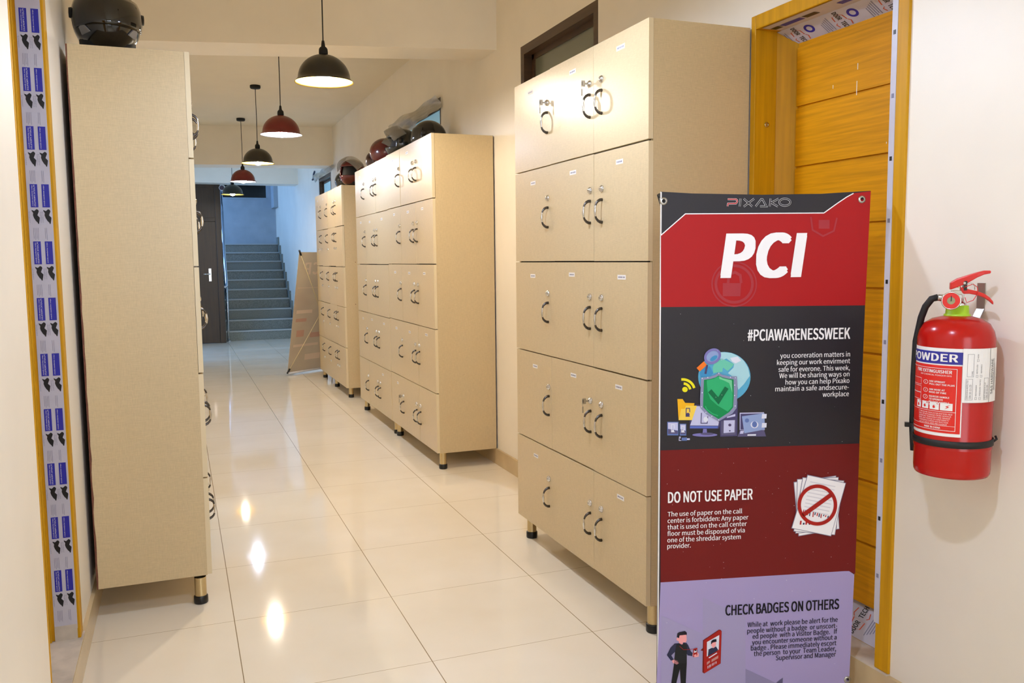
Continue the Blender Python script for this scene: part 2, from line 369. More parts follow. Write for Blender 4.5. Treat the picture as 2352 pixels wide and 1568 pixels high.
# ------------------------------------------------------------------ film-covered doorway in the left wall
d1 = thing('door_1', 'doorway beside the helmet locker with printed lilac film on its jamb', 'door', (XL, -.225, .106), kind='structure')
fr = MB()
fr.box((-.10, .625, 0), (.006, .68, 2.11), YFRAME); fr.box((-.10, .0, 0), (.002, .012, 2.11), YFRAME); fr.box((-.10, .012, 2.06), (.006, .68, 2.11), YFRAME)
fr.box((-.16, .0, 0), (-.10, .02, 2.11), YFRAME)
fr.box((-.16, .612, 0), (-.079, .68, 2.11), YFRAME)
bevel(fr.build('door_frame', d1), .003)
fl = MB(); fl.box((-.071, .6235, .035), (-.003, .625, 2.06), FILM)
yy = .6232
def fbox(x0, x1, z0, z1, m): fl.poly([(x0, yy, z0), (x1, yy, z0), (x1, yy, z1), (x0, yy, z1)], m)
HORSE = [(0, 1), (.28, .92), (.55, 1.06), (.72, 1.0), (.78, .9), (.60, .62), (.85, .45), (.80, .25), (.72, 0), (.62, .02), (.58, .10), (.40, .22), (.22, .42), (.12, .62), (.16, .78), (.02, .92)]
for k in range(11):
    z = .115 + .1785*k
    for x0, wid in ((-.061, 1), (-.0285, .8)):
        fl.poly([(min(x0 + .026*a, -.0035), yy, z + .044*b) for a, b in HORSE], FILMK)
        zz = z + .052
        if zz + .075 < 2.05:
            x1 = min(x0 + .020, -.004); yy -= .0002
            fbox(x0-.001, x1, zz, zz+.072, FILMB); yy -= .0002
            put_text(fl, 'upvc windows doors', lambda u, v: (x0+.003+.003*(1-v), yy, zz+.004+.064*(1-u)), WHITE)
            if wid == 1: put_text(fl, 'PLASTIC PROFILES', lambda u, v: (x0+.009+.004*(1-v), yy, zz+.003+.066*(1-u)), WHITE)
            yy += .0004
        for q in range(4 if wid == 1 else 2): fbox(x0+.002+.0042*q, x0+.003+.0042*q, z-.046-.004*(q % 2), z-.012, FILMG)
    put_text(fl, 'DYNASTY', lambda u, v: (-.0375+.004*(1-v), yy, z+.004+.034*(1-u)), FILMG)
    put_text(fl, 'Profiles', lambda u, v: (-.0320+.003*(1-v), yy, z+.004+.034*(1-u)), FILMG)
    put_text(fl, 'Profiles', lambda u, v: (-.0690+.003*(1-v), yy, z+.004+.034*(1-u)), FILMG)
fl.build('protective_film', d1)
pl = MB(); pl.box((-.071, .6225, .0), (-.004, .626, .05), CONC); pl.build('plaster_patch', d1)

# ------------------------------------------------------------------ dark door at the corridor end
d3 = thing('door_3', 'dark brown wooden door at the corridor end beside the stairs', 'door', (-.30, 12.33, 0), kind='structure')
f = MB(); f.box((.775, 0, 0), (.865, .12, 2.62), DWOOD); f.box((0, 0, 0), (.09, .12, 2.62), DWOOD); f.box((.09, 0, 2.01), (.775, .10, 2.07), DWOOD); f.box((.09, 0, 2.56), (.775, .1, 2.62), DWOOD)
bevel(f.build('door_frame', d3), .004)
f = MB(); f.box((.09, .02, .005), (.775, .06, 2.01), DWOOD); bevel(f.build('door_leaf', d3), .003)
f = MB(); f.box((.09, .02, 2.07), (.775, .06, 2.56), DWOOD); f.build('transom_panel', d3)
h = MB(); h.box((.635, .008, 1.03), (.675, .02, 1.24), CHROME); h.tube([(.655, .008, 1.15), (.655, -.035, 1.15), (.55, -.04, 1.15)], .011, CHROME); h.build('door_handle', d3)

# ------------------------------------------------------------------ locker cabinets
_lk = {}
def door_meshes(w, h, sx):
    k = (round(w, 3), round(h, 3), sx)
    if k not in _lk:
        d = MB(); d.box((0, .001, .0028), (.018*sx, w-.001, h-.0028), EDGE, '-x' if sx > 0 else '+x', LAM)
        _lk[k] = d.mesh('locker_door')
    return _lk[k]
def bow(sx, big=1):
    k = ('bow', sx)
    if k not in _lk:
        d = MB()
        pts = [(0, .042), (-.008, .0415), (-.017, .037), (-.0245, .029), (-.028, .020), (-.0295, .012), (-.0295, 0)]
        pts = pts + [(a, -b) for a, b in pts[-2::-1]]
        rs = [.0062, .0058, .0052, .0044, .0036, .0036, .0052]; rs = rs + rs[-2::-1]
        ms = [GUN]*4 + [CHROME]*4 + [GUN]*4
        d.tube([(a*sx, 0, b) for a, b in pts], rs, ms, 10, True, 1.0); _lk[k] = d.mesh('bow_handle')
    return _lk[k]
def lockm(sx):
    k = ('lock', sx)
    if k not in _lk:
        d = MB(); d.lathe([(.0135, 0), (.0135, .003), (.012, .006), (.0085, .007), (.008, .010), (.004, .011), (0, .011)], CHROME, 20)
        d.box((-.0008, -.005, .0108), (.0008, .005, .0113), BLK)
        me = d.mesh('cam_lock'); me.transform(Matrix.Rotation(-PI/2*sx, 4, 'Y')); _lk[k] = me
    return _lk[k]
def keym(sx):
    k = ('key', sx)
    if k not in _lk:
        d = MB(); d.box((-.011*sx, -.001, -.0035), (-.022*sx, .001, .0035), STEEL)
        d.box((-.022*sx, -.0016, -.011), (-.038*sx, .0016, .011), STEEL); d.box((-.034*sx, -.0018, -.006), (-.0365*sx, .0018, .006), BLK)
        d.tube([(-.036*sx, 0, -.004), (-.037*sx, 0, -.014), (-.035*sx, 0, -.022)], .001, STEEL, 6); d.box((-.033*sx, -.001, -.022), (-.038*sx, .001, -.046), STEEL)
        _lk[k] = d.mesh('key')
    return _lk[k]
def stickm(sx, v):
    k = ('st', sx, v)
    if k not in _lk:
        rr = random.Random(v); w = .026 + .006*rr.random(); d = MB(); q = .0006
        def R(a, b, c, e, dx, m):
            p = [(-dx*sx, a, c), (-dx*sx, b, c), (-dx*sx, b, e), (-dx*sx, a, e)]; d.poly(p[::-1] if sx > 0 else p, m)
        R(-w, w, -.0085, .0085, q, WHITE); y = -w + .008
        while y < w - .008:
            l = .003 + .005*rr.random(); R(y, min(y+l, w-.005), -.0028, .0028, q*1.7, FILMG); y += l + .0025
        _lk[k] = d.mesh('name_sticker')
    return _lk[k]
def legm():
    if 'leg' not in _lk:
        d = MB(); d.lathe([(.0225, .03), (.0225, .106)], BRASS, 24); _lk['leg'] = d.mesh('leg')
        d = MB(); d.lathe([(0, 0), (.025, 0), (.027, .004), (.027, .028), (.024, .032), (.0, .032)], BLK, 24); _lk['foot'] = d.mesh('rubber_foot')
    return _lk['leg'], _lk['foot']
def cabinet(label, y0, ncol, tops, hand, xf=1.36, sx=1, pitch=.4105, keys=(), stickers=(), skip_handle=(), low_lock=False, depth=.405, front_only=False, nleg=2, group='tall beige locker cabinets', jit=.002, scr=0, chip=0):
    """hand[c] = +1 handle on the far edge of column c, -1 on its near edge"""
    t = thing('locker_cabinet', label, 'locker', (xf, y0, 0), 0, group)
    wid = pitch*ncol; top, bot = tops[0], tops[-1]; x0, x1 = .0185*sx, depth*sx
    c = MB(); th = .017
    c.box((x0, .001, bot), (x1, th, top-.003), LAM, ('+x' if sx > 0 else '-x'), SIDEB)
    c.box((x0, wid-th, bot), (x1, wid-.001, top-.003), LAM); c.box((x0, th, top-.020), (x1, wid-th, top-.003), LAM); c.box((x0, th, bot), (x1, wid-th, bot+.017), LAM)
    c.box((x1-.006*sx, th, bot), (x1, wid-th, top-.003), SIDEB); 
    for z in tops[1:-1]: c.box((x0+.004*sx, th, z-.008), (x1, wid-th, z+.008), DARKGAP)
    for k in range(1, ncol): c.box((x0+.004*sx, pitch*k-.008, bot+.02), (x1, pitch*k+.008, top-.02), DARKGAP)
    if scr:
        for y, z in ((.09, .92), (.10, 1.33), (.16, 1.31), (.21, .53), (.30, 1.75)): c.tube([(x0+y*sx, .0015, z), (x0+y*sx, .0005, z)], .004, SIDEB, 8)
    if chip:      # chipped laminate showing brown board along the back edge of the near side
        rr = random.Random(3); zz = [bot + (top-bot-.004)*k/40 for k in range(41)]; ww = [.004 + .004*rr.random()*(1.4 - k/40) for k in range(41)]
        for k in range(40): c.poly([(x1, .0004, zz[k]), (x1-ww[k]*sx, .0004, zz[k]), (x1-ww[k+1]*sx, .0004, zz[k+1]), (x1, .0004, zz[k+1])], SIDEB)
    c.build('carcass', t)
    rr = random.Random(int(y0*100))
    for col in range(ncol):
        for row in range(5):
            zb, zt = tops[row+1], tops[row]
            dz = rr.uniform(-jit, jit)*.5
            d = link('locker_door', door_meshes(pitch, zt-zb, sx), t, (rr.uniform(-.0012, .0012)*sx, pitch*col, zb + dz))
            y = pitch-.030 if hand[col] > 0 else .030
            if col == 0 and hand[col] > 0: y = pitch-.068
            if ncol == 3 and sx > 0 and y0 > 1 and col == 0: y = pitch-.033
            if ncol == 3 and sx > 0 and y0 > 1 and col == 1: y = .065
            H = zt-zb; low = low_lock and row > 0
            hz, lz = (H-.105, H-.215) if low else (H-.22, H-.137)
            if (col, row) not in skip_handle: link('bow_handle', bow(sx), d, (-.0002*sx, y, hz))
            link('cam_lock', lockm(sx), d, (-.0002*sx, y, lz))
            if (col, row) in keys: o = link('key', keym(sx), d, (0, y, lz)); o['label'] = 'steel key left in the lock'
            if (col, row) in stickers:
                v = stickers[(col, row)] if isinstance(stickers, dict) else 0
                link('name_sticker', stickm(sx, int(y0*7)+col*5+row), d, (-.0002*sx, pitch*(.5+v), H-.057+rr.uniform(-.008, .008)))
    lm, fm = legm()
    ys = [.028 + (wid-.088)*k/(nleg-1) for k in range(nleg)]
    for y in ys:
        for x in (.046,):
            l = link('leg', lm, t, (x*sx, y, 0)); l['label'] = 'round metal leg'
            link('rubber_foot', fm, l)
    return t
rows = [2.145, 1.743, 1.332, .920, .508, .106]
def sh(r, d): return [z+d for z in r[:-1]] + [r[-1]]
cabinet('tall beige fifteen-door locker standing beside the red and black banner', -.108, 3, rows, (1, -1, -1), keys={(2, 0), (1, 0), (1, 3)},
        stickers={(0, 0): -.02, (1, 0): -.05, (2, 0): .03, (0, 1): 0, (1, 1): -.05, (2, 1): -.03, (0, 2): -.05, (1, 2): -.02, (2, 2): -.01, (0, 3): 0, (1, 3): -.04, (2, 3): -.05, (0, 4): -.04, (2, 4): -.06})
cabinet('tall beige locker beside the bare wall strip, plain side showing, dark helmet on top', 2.53, 3, sh(rows, -.014), (1, -1, 1) if False else (1, -1, -1), pitch=.4125,
        stickers={(0, 1): .1, (1, 0): .0, (2, 0): .0, (1, 1): 0, (2, 1): -.02, (0, 2): .05, (1, 2): 0, (2, 2): 0, (0, 3): 0, (2, 3): 0, (1, 3): .05, (2, 4): 0}, keys={(2, 4)})
cabinet('tall beige locker second of the joined pair, beside the one with the black helmet', 3.7685, 3, sh(rows, -.018), (1, -1, -1), pitch=.4105,
        stickers={(0, 0): .1, (1, 0): .2, (2, 0): .0, (0, 1): 0, (1, 1): .1, (2, 1): 0, (0, 3): 0, (1, 3): .1, (2, 3): 0, (0, 4): .2})
cabinet('narrow-doored beige locker with dark gaps and low locks in front of the leaning banner back', 5.69, 4, [2.075, 1.686, 1.289, .893, .493, .094], (1, -1, -1, -1), pitch=.4195, low_lock=True, keys={(3, 0), (3, 1)},
        stickers={(3, 0): .1, (2, 0): .2}, nleg=3, jit=.006, scr=1)
cabinet('beige locker turned sideways by the film-covered doorway with a helmet on top', .81, 3, [2.128, 1.735, 1.328, .918, .508, .118], (1, -1, -1), xf=-.066, sx=-1, depth=.413, chip=1)

# ------------------------------------------------------------------ hanging dome lamps
SHK = mat('grey_black_lamp_enamel', '23221c', .3, coat=.1); SHR = mat('dark_red_lamp_enamel', '6e1f1d', .35, coat=.1)
GOLD = mat('gold_lamp_lining', 'F2CB55', .35, .0); LINW = mat('white_lamp_lining', 'f4f0ee', .4)
CORD = mat('black_cord', '15140f', .6)
def bulb_mat(name, c, s): return mat(name, 'ffffff', .3, emit=c, estr=s)
BW = bulb_mat('warm_bulb', WARM, 1); BC = bulb_mat('white_bulb', COOL, 1)
def bm_s(name, c, s):
    m = mat(name, 'ffffff', .3, emit=c, estr=s); return m
_lm = {}
def lamp(y, red, label, power, x=.635, cool=None, tint=None):
    t = thing('pendant_lamp', label, 'lamp', (x, y, ZC), 0, 'dome lamps hanging in a line down the corridor')
    key = red
    if key not in _lm:
        out, inn = (SHR, LINW) if red else (SHK, GOLD)
        c = MB(); c.lathe([(0, 0), (.048, 0), (.05, -.004), (.05, -.022), (.044, -.03), (.008, -.032), (0, -.032)], BLKM, 28)
        k = MB(); k.tube([(0, 0, -.03), (.001, 0, -.3), (0, 0, -.545)], .0033, CORD, 8)
        s = MB(); s.lathe([(0, -.525), (.007, -.526), (.009, -.54), (.011, -.556), (.020, -.564), (.023, -.572), (.024, -.590), (.022, -.600), (0, -.60)], BLKM, 24)
        sh_ = MB(); n = 14; R = .138; Hd = .128
        outp = [(R*math.sin(a), -.598 - Hd*(1-math.cos(a))) for a in [PI/2*k/n*.985 for k in range(n+1)]] + [(.146, -.732), (.1555, -.743)]
        inp = [(.1555, -.7445), (.145, -.7345)] + [((R-.004)*math.sin(a), -.602 - (Hd-.001)*(1-math.cos(a))) for a in [PI/2*k/n*.985 for k in range(n, -1, -1)]]
        prof = outp + inp; sh_.lathe(prof, [out]*(len(outp)-1) + [out] + [inn]*(len(inp)-1), 56)
        b = MB(); b.lathe([(.013, -.60), (.013, -.655)], LINW, 16)
        _lm[key] = (c.mesh('ceiling_rose'), k.mesh('cord'), s.mesh('lamp_socket'), sh_.mesh('lamp_shade'), b.mesh('bulb_neck'))
    for nm, me in zip(('ceiling_rose', 'cord', 'lamp_socket', 'lamp_shade', 'bulb_neck'), _lm[key]): link(nm, me, t)
    cool = red if cool is None else cool
    bm = bm_s(('cool_bulb_%d' if tint else 'white_bulb_%d' if cool else 'warm_bulb_%d') % int(power*10), tint or (COOL if cool else WARM), power*BULB)
    g = bmesh.new(); bmesh.ops.create_uvsphere(g, u_segments=20, v_segments=12, radius=.04); me = bpy.data.meshes.new('bulb'); g.to_mesh(me); g.free()
    me.materials.append(bm); me.polygons.foreach_set('use_smooth', [True]*len(me.polygons)); me.transform(Matrix.Diagonal((1, 1, .92, 1)))
    link('bulb', me, t, (0, 0, -.744+.021))
    return t
lamp(2.06, False, 'largest black dome lamp with gold lining, hanging before the ceiling beam', LP[1])
lamp(4.10, True, 'larger dark red dome lamp with white lining, hanging behind the ceiling beam', LP[2])
lamp(6.11, False, 'middle black dome lamp of the row, between the two red ones', LP[3])
lamp(8.15, True, 'smaller dark red dome lamp hanging near the second ceiling beam', LP[4])
lamp(10.24, False, 'smallest black dome lamp at the far end of the row', LP[5])
lamp(.02, True, 'dark red dome lamp overhead beside the banner, above the picture', LP[0])
lamp(-1.80, False, 'black dome lamp overhead at the near end of the corridor', LP[6], x=.30, cool=True, tint='c9dbff')

# banner artwork in tenths of a millimetre on the sheet: colour, layer, stroke width, outline
ART = [
('red',1,0,[(20,14061),(716,14660),(4793,14668),(5627,15219),(6177,15279),(6107,12015),(33,12065)]),
('white',2,28,[(20,14073),(716,14660),(4780,14668),(5190,14949),(5460,15121),(5653,15219)]),
('maroon',1,0,[(48,7961),(6057,7954),(6040,3992),(5845,4096),(5708,4103),(74,4061)]),
('lav',1,0,[(74,4061),(5708,4103),(5845,4096),(6013,3980),(5946,604),(5955,-183),(-46,252),(-24,1015)]),
('lav2',2,0,[(106,3063),(1360,2431),(1347,3544),(2657,2845),(2702,121),(112,308)]),
('lav3',2,0,[(2683,1274),(2702,121),(3761,45),(3852,925),(3857,652)]),
('white',2,48,[(1934,15062),(2177,15061),(2210,15030),(2216,14994),(2179,14945),(1947,14941),(1934,14866)]),
('red2',3,32,[(1934,15062),(2177,15061),(2210,15030),(2216,14994),(2179,14945),(1947,14941),(1934,14866)]),
('white',2,48,[(2311,15082),(2288,14860)]),
('dark2',3,32,[(2311,15082),(2288,14860)]),
('white',2,48,[(2403,15076),(2656,14859)]),
('dark2',3,32,[(2403,15076),(2656,14859)]),
('white',2,48,[(2707,15076),(2407,14855)]),
('dark2',3,32,[(2707,15076),(2407,14855)]),
('white',2,48,[(2754,14859),(2913,15060),(2951,15059),(3069,14863),(2884,14863)]),
('dark2',3,32,[(2754,14859),(2913,15060),(2951,15059),(3069,14863),(2884,14863)]),
('white',2,48,[(3191,15080),(3168,14857)]),
('dark2',3,32,[(3191,15080),(3168,14857)]),
('white',2,48,[(3425,15074),(3209,14961),(3408,14856)]),
('dark2',3,32,[(3425,15074),(3209,14961),(3408,14856)]),
('white',2,48,[(3777,14975),(3772,14949),(3756,14925),(3731,14905),(3697,14890),(3658,14880),(3615,14877),(3573,14880),(3533,14890),(3499,14906),(3472,14926),(3455,14950),(3449,14976),(3454,15001),(3470,15025),(3496,15045),(3529,15061),(3569,15070),(3611,15074),(3654,15070),(3693,15060),(3728,15044),(3754,15024),(3771,15000),(3777,14975)]),
('dark2',3,32,[(3777,14975),(3772,14949),(3756,14925),(3731,14905),(3697,14890),(3658,14880),(3615,14877),(3573,14880),(3533,14890),(3499,14906),(3472,14926),(3455,14950),(3449,14976),(3454,15001),(3470,15025),(3496,15045),(3529,15061),(3569,15070),(3611,15074),(3654,15070),(3693,15060),(3728,15044),(3754,15024),(3771,15000),(3777,14975)]),
('red3',2,77,[(2700,12678),(2694,12596),(2676,12517),(2645,12442),(2601,12373),(2547,12312),(2484,12260),(2412,12219),(2334,12189),(2252,12171),(2168,12166),(2083,12173),(2001,12194),(1923,12226),(1850,12270),(1785,12324),(1730,12386),(1685,12456),(1652,12532),(1631,12611),(1623,12692),(1629,12773),(1647,12851),(1678,12926),(1721,12994),(1775,13055),(1838,13107),(1909,13148),(1987,13178),(2068,13196),(2152,13202),(2236,13194),(2319,13175),(2397,13143),(2470,13099),(2535,13046),(2591,12984),(2637,12914),(2670,12838),(2691,12759),(2700,12678)]),
('red3',2,38,[(2815,12676),(2809,12577),(2787,12481),(2749,12390),(2696,12306),(2631,12232),(2553,12169),(2466,12118),(2372,12082),(2272,12060),(2170,12054),(2067,12064),(1967,12088),(1872,12128),(1784,12181),(1705,12246),(1637,12322),(1583,12407),(1543,12499),(1518,12595),(1509,12693),(1515,12791),(1538,12887),(1576,12977),(1628,13060),(1693,13134),(1770,13197),(1856,13247),(1950,13284),(2049,13305),(2150,13312),(2253,13303),(2353,13279),(2448,13241),(2536,13188),(2615,13123),(2684,13048),(2739,12963),(2780,12871),(2806,12775),(2815,12676)]),
('red3',2,0,[(1827,12714),(2365,12707),(2345,12336),(1832,12344)]),
('red3',2,77,[(1980,12712),(2002,12958),(2181,13017),(2336,12929),(2365,12707)]),
('red3',2,51,[(4393,14559),(4454,14190),(4771,14015),(5094,14161),(5175,14531)]),
('red3',2,0,[(4629,14472),(4955,14471),(4962,14224),(4635,14226)]),
('globe',2,0,[(2688,10014),(2683,9919),(2665,9827),(2633,9738),(2590,9654),(2534,9576),(2468,9507),(2392,9446),(2308,9396),(2217,9356),(2121,9329),(2021,9313),(1919,9310),(1818,9319),(1718,9340),(1621,9374),(1529,9418),(1445,9473),(1368,9538),(1300,9611),(1243,9691),(1197,9777),(1164,9867),(1143,9960),(1136,10054),(1141,10148),(1160,10239),(1191,10327),(1235,10410),(1290,10487),(1356,10556),(1431,10616),(1514,10666),(1604,10706),(1699,10734),(1798,10750),(1899,10754),(2000,10745),(2100,10725),(2196,10692),(2288,10649),(2374,10594),(2451,10530),(2519,10458),(2577,10378),(2624,10292),(2658,10202),(2680,10108)]),
('globe2',3,0,[(1735,10747),(1899,10748),(2105,10719),(2312,10625),(2479,10491),(2607,10287),(2663,10045),(2491,9808),(2328,9651),(2240,9975),(2010,10142),(2173,10298),(2192,10397),(1963,10563),(1800,10507)]),
('land',3,0,[(1616,10451),(1819,10566),(1964,10503),(2192,10397),(2111,10299),(1999,10202),(1864,10305),(1845,10186),(1579,10152),(1556,10313)]),
('bluem',3,0,[(1169,10163),(1290,10319),(1474,10355),(1579,10152),(1498,10075),(1211,10042)]),
('white2',4,0,[(2066,10580),(2292,10615),(2397,10493),(2233,10416),(2129,10479)]),
('orange',5,143,[(1127,10264),(1340,10448)]),
('purple2',5,61,[(1343,10138),(1391,10397)]),
('glass',4,0,[(1717,10748),(1733,10719),(1742,10686),(1744,10650),(1737,10615),(1724,10579),(1703,10546),(1676,10517),(1644,10491),(1608,10471),(1569,10458),(1529,10451),(1490,10451),(1453,10458),(1419,10471),(1391,10491),(1367,10516),(1351,10546),(1342,10579),(1340,10614),(1347,10650),(1361,10685),(1381,10718),(1408,10748),(1440,10773),(1476,10793),(1515,10807),(1554,10814),(1593,10814),(1631,10807),(1664,10793),(1693,10774)]),
('bluem',5,0,[(1683,10648),(1689,10633),(1688,10614),(1679,10593),(1664,10572),(1644,10551),(1619,10532),(1592,10516),(1565,10505),(1538,10499),(1515,10499),(1496,10505),(1484,10515),(1478,10530),(1479,10549),(1488,10570),(1503,10592),(1523,10613),(1548,10631),(1575,10647),(1602,10658),(1629,10664),(1652,10664),(1671,10658)]),
('purple',6,69,[(1732,10762),(1750,10730),(1759,10695),(1761,10658),(1754,10620),(1739,10583),(1717,10547),(1688,10516),(1654,10489),(1615,10467),(1574,10453),(1532,10445),(1490,10445),(1451,10452),(1415,10467),(1384,10488),(1360,10515),(1342,10546),(1333,10581),(1332,10618),(1338,10656),(1353,10694),(1375,10729),(1404,10760),(1438,10787),(1477,10809),(1518,10823),(1560,10831),(1602,10831),(1641,10824),(1677,10810),(1708,10789),(1732,10762)]),
('yel',3,0,[(831,9702),(828,9683),(820,9665),(808,9649),(791,9638),(771,9630),(750,9628),(729,9632),(709,9640),(692,9652),(679,9668),(671,9687),(668,9707),(670,9726),(678,9744),(691,9760),(708,9771),(727,9778),(749,9780),(770,9777),(789,9769),(806,9757),(820,9741),(828,9722)]),
('yel',3,73,[(710,9875),(732,9873),(755,9867),(776,9860),(797,9850),(816,9837),(834,9823),(851,9807),(866,9789),(879,9769),(889,9748),(898,9726),(904,9704)]),
('yel',3,73,[(639,9994),(675,9996),(711,9994),(746,9988),(781,9979),(815,9967),(847,9951),(878,9933),(907,9911),(933,9887),(957,9861),(978,9832),(995,9802),(1010,9770),(1020,9737)]),
('fold1',3,0,[(528,9437),(682,9432),(759,9318),(1031,9302),(979,8814),(569,8827)]),
('fold2',5,0,[(780,9243),(1102,9227),(963,8815),(569,8827),(638,9147),(746,9150)]),
('purple2',6,24,[(890,9049),(885,9159),(787,9162),(783,8931),(896,8928)]),
('purple2',6,0,[(891,8978),(887,8958),(876,8942),(859,8931),(838,8928),(818,8932),(801,8944),(789,8961),(785,8982),(789,9002),(800,9018),(817,9029),(837,9032),(858,9028),(875,9016),(887,8998)]),
('purple2',3,0,[(1052,9255),(1200,9251),(1782,8759),(1784,8617),(1754,8533),(895,8561),(897,8807)]),
('scr',4,0,[(1077,9214),(1221,9210),(1762,8739),(1743,8628),(909,8661),(978,8865)]),
('blue',4,0,[(909,8645),(1739,8612),(1723,8554),(903,8581)]),
('purple',3,0,[(1300,8548),(1403,8544),(1415,8416),(1281,8421)]),
('purple',4,0,[(1721,8359),(1714,8349),(1693,8340),(1659,8332),(1613,8326),(1557,8321),(1492,8318),(1423,8318),(1350,8319),(1278,8323),(1208,8328),(1144,8335),(1088,8344),(1042,8353),(1008,8363),(986,8374),(979,8384),(986,8395),(1007,8404),(1041,8412),(1087,8418),(1143,8423),(1207,8425),(1277,8426),(1349,8425),(1422,8421),(1491,8416),(1556,8409),(1612,8400),(1658,8391),(1693,8381),(1714,8370)]),
('purple3',5,0,[(1611,8396),(1605,8386),(1585,8378),(1554,8372),(1514,8367),(1466,8365),(1416,8366),(1365,8369),(1318,8374),(1277,8381),(1246,8390),(1226,8399),(1220,8409),(1226,8418),(1246,8426),(1277,8433),(1317,8437),(1364,8439),(1415,8439),(1466,8436),(1513,8430),(1554,8423),(1585,8415),(1605,8405)]),
('purple2',5,24,[(1239,9018),(1230,8716),(1412,8710),(1430,8911)]),
('white2',6,0,[(1435,8820),(1432,8797),(1422,8776),(1407,8759),(1387,8749),(1366,8746),(1344,8750),(1325,8762),(1309,8779),(1299,8801),(1295,8825),(1298,8848),(1308,8869),(1323,8886),(1343,8896),(1364,8899),(1386,8895),(1405,8883),(1421,8866),(1431,8844)]),
('purple2',3,0,[(2110,8991),(2249,9371),(2316,9308),(2317,8305),(1809,8302),(1782,8779)]),
('tower',4,0,[(1824,8757),(2262,8784),(2265,8347),(1840,8341)]),
('scr',5,0,[(1906,8775),(2233,8775),(2226,8420),(1903,8406)]),
('scr',5,0,[(2008,8883),(2245,8957),(2246,8886),(1988,8843)]),
('purple2',6,0,[(2130,8636),(2126,8621),(2117,8608),(2102,8599),(2085,8597),(2067,8601),(2052,8610),(2042,8623),(2038,8639),(2042,8654),(2051,8667),(2066,8676),(2083,8678),(2101,8674),(2116,8665),(2126,8652)]),
('purple2',6,0,[(2111,8468),(2108,8458),(2099,8451),(2087,8449),(2074,8452),(2065,8460),(2062,8470),(2065,8480),(2074,8487),(2086,8489),(2099,8486),(2108,8478)]),
('scr',3,0,[(2380,8983),(3109,8975),(3139,8450),(2388,8475)]),
('purple2',4,0,[(2405,8952),(3099,8945),(3118,8472),(2408,8495)]),
('purple3',3,0,[(2398,8485),(3118,8461),(3185,8265),(2324,8284)]),
('glass',5,0,[(2443,8880),(3119,8950),(3139,8471),(2524,8379)]),
('scr',5,0,[(2409,8454),(2513,8461),(2493,8370),(2389,8369)]),
('white2',6,0,[(2940,8620),(2936,8594),(2925,8570),(2907,8549),(2883,8534),(2855,8524),(2824,8522),(2794,8526),(2766,8538),(2741,8554),(2722,8576),(2710,8601),(2706,8628),(2709,8654),(2721,8678),(2739,8698),(2763,8714),(2791,8723),(2821,8726),(2851,8721),(2880,8710),(2904,8693),(2923,8671),(2935,8647)]),
('blue2',7,0,[(2898,8632),(2895,8608),(2888,8587),(2877,8569),(2861,8555),(2843,8547),(2824,8544),(2804,8548),(2786,8558),(2770,8572),(2758,8591),(2750,8613),(2747,8636),(2749,8659),(2757,8681),(2768,8699),(2784,8713),(2801,8721),(2821,8724),(2840,8720),(2859,8710),(2874,8696),(2887,8677),(2895,8655)]),
('blue2',6,0,[(2658,8751),(2653,8728),(2640,8709),(2620,8696),(2596,8692),(2572,8697),(2552,8711),(2538,8732),(2533,8755),(2537,8778),(2550,8798),(2570,8810),(2594,8814),(2618,8809),(2639,8795),(2653,8775)]),
('white2',7,0,[(3043,8932),(3183,8928),(3175,8796),(3032,8796)]),
('white2',7,0,[(3047,8667),(3188,8663),(3180,8531),(3037,8531)]),
('white2',7,0,[(2619,8350),(2873,8347),(2870,8300),(2611,8305)]),
('blue2',3,0,[(237,8788),(566,8777),(569,8384),(240,8395)]),
('scr',4,0,[(258,8763),(546,8754),(548,8526),(259,8586)]),
('purple3',4,0,[(259,8576),(548,8516),(548,8429),(260,8439)]),
('white2',5,20,[(440,8590),(439,8701),(357,8704),(359,8492),(455,8489)]),
('white2',5,0,[(438,8520),(434,8503),(421,8491),(404,8487),(386,8492),(374,8505),(369,8522),(373,8539),(386,8551),(403,8555),(421,8550),(433,8537)]),
('blue2',3,0,[(601,8720),(795,8714),(799,8370),(604,8377)]),
('scr',4,0,[(622,8695),(775,8690),(777,8512),(623,8568)]),
('purple3',4,0,[(623,8558),(777,8502),(778,8416),(624,8421)]),
('white2',5,20,[(737,8524),(736,8635),(654,8638),(655,8476),(752,8473)]),
('white2',5,0,[(735,8504),(731,8487),(718,8475),(701,8471),(683,8476),(670,8489),(665,8506),(670,8523),(683,8535),(700,8539),(717,8534),(730,8521)]),
('blue2',3,0,[(666,8314),(820,8315),(821,8220),(667,8225)]),
('scr',3,0,[(820,8289),(906,8286),(907,8237),(821,8240)]),
('scr',4,20,[(625,8291),(625,8336),(594,8337),(589,8236),(652,8234)]),
('steel',8,0,[(1728,10173),(1826,10106),(2032,10051),(2270,10045),(2296,9692),(2278,9128),(2152,8970),(1747,8756),(1388,8973),(1196,9180),(1188,9422),(1211,10032),(1477,10055),(1620,10101)]),
('dgreen',9,0,[(1729,10085),(1847,10025),(2033,9981),(2172,9961),(2185,9494),(2170,9151),(2048,9013),(1740,8825),(1449,9011),(1279,9188),(1280,9419),(1294,9970),(1499,9994),(1632,10031)]),
('green',10,0,[(1730,10069),(1848,10005),(2117,9938),(2148,9495),(2138,9172),(2006,9035),(1694,9226),(1485,9413),(1400,9636),(1377,9878),(1376,9958),(1581,9992)]),
('lgreen',11,0,[(1730,10069),(1848,10005),(2117,9938),(2138,9576),(2035,9860),(1869,9945),(1745,9988)]),
('green',11,29,[(1340,9216),(1386,9114),(1552,8988),(1718,8922)]),
('check',12,127,[(1466,9655),(1723,9356),(1965,9731)]),
('white2',9,0,[(1745,10148),(1740,10137),(1729,10133),(1717,10138),(1712,10149),(1717,10160),(1728,10165),(1740,10160)]),
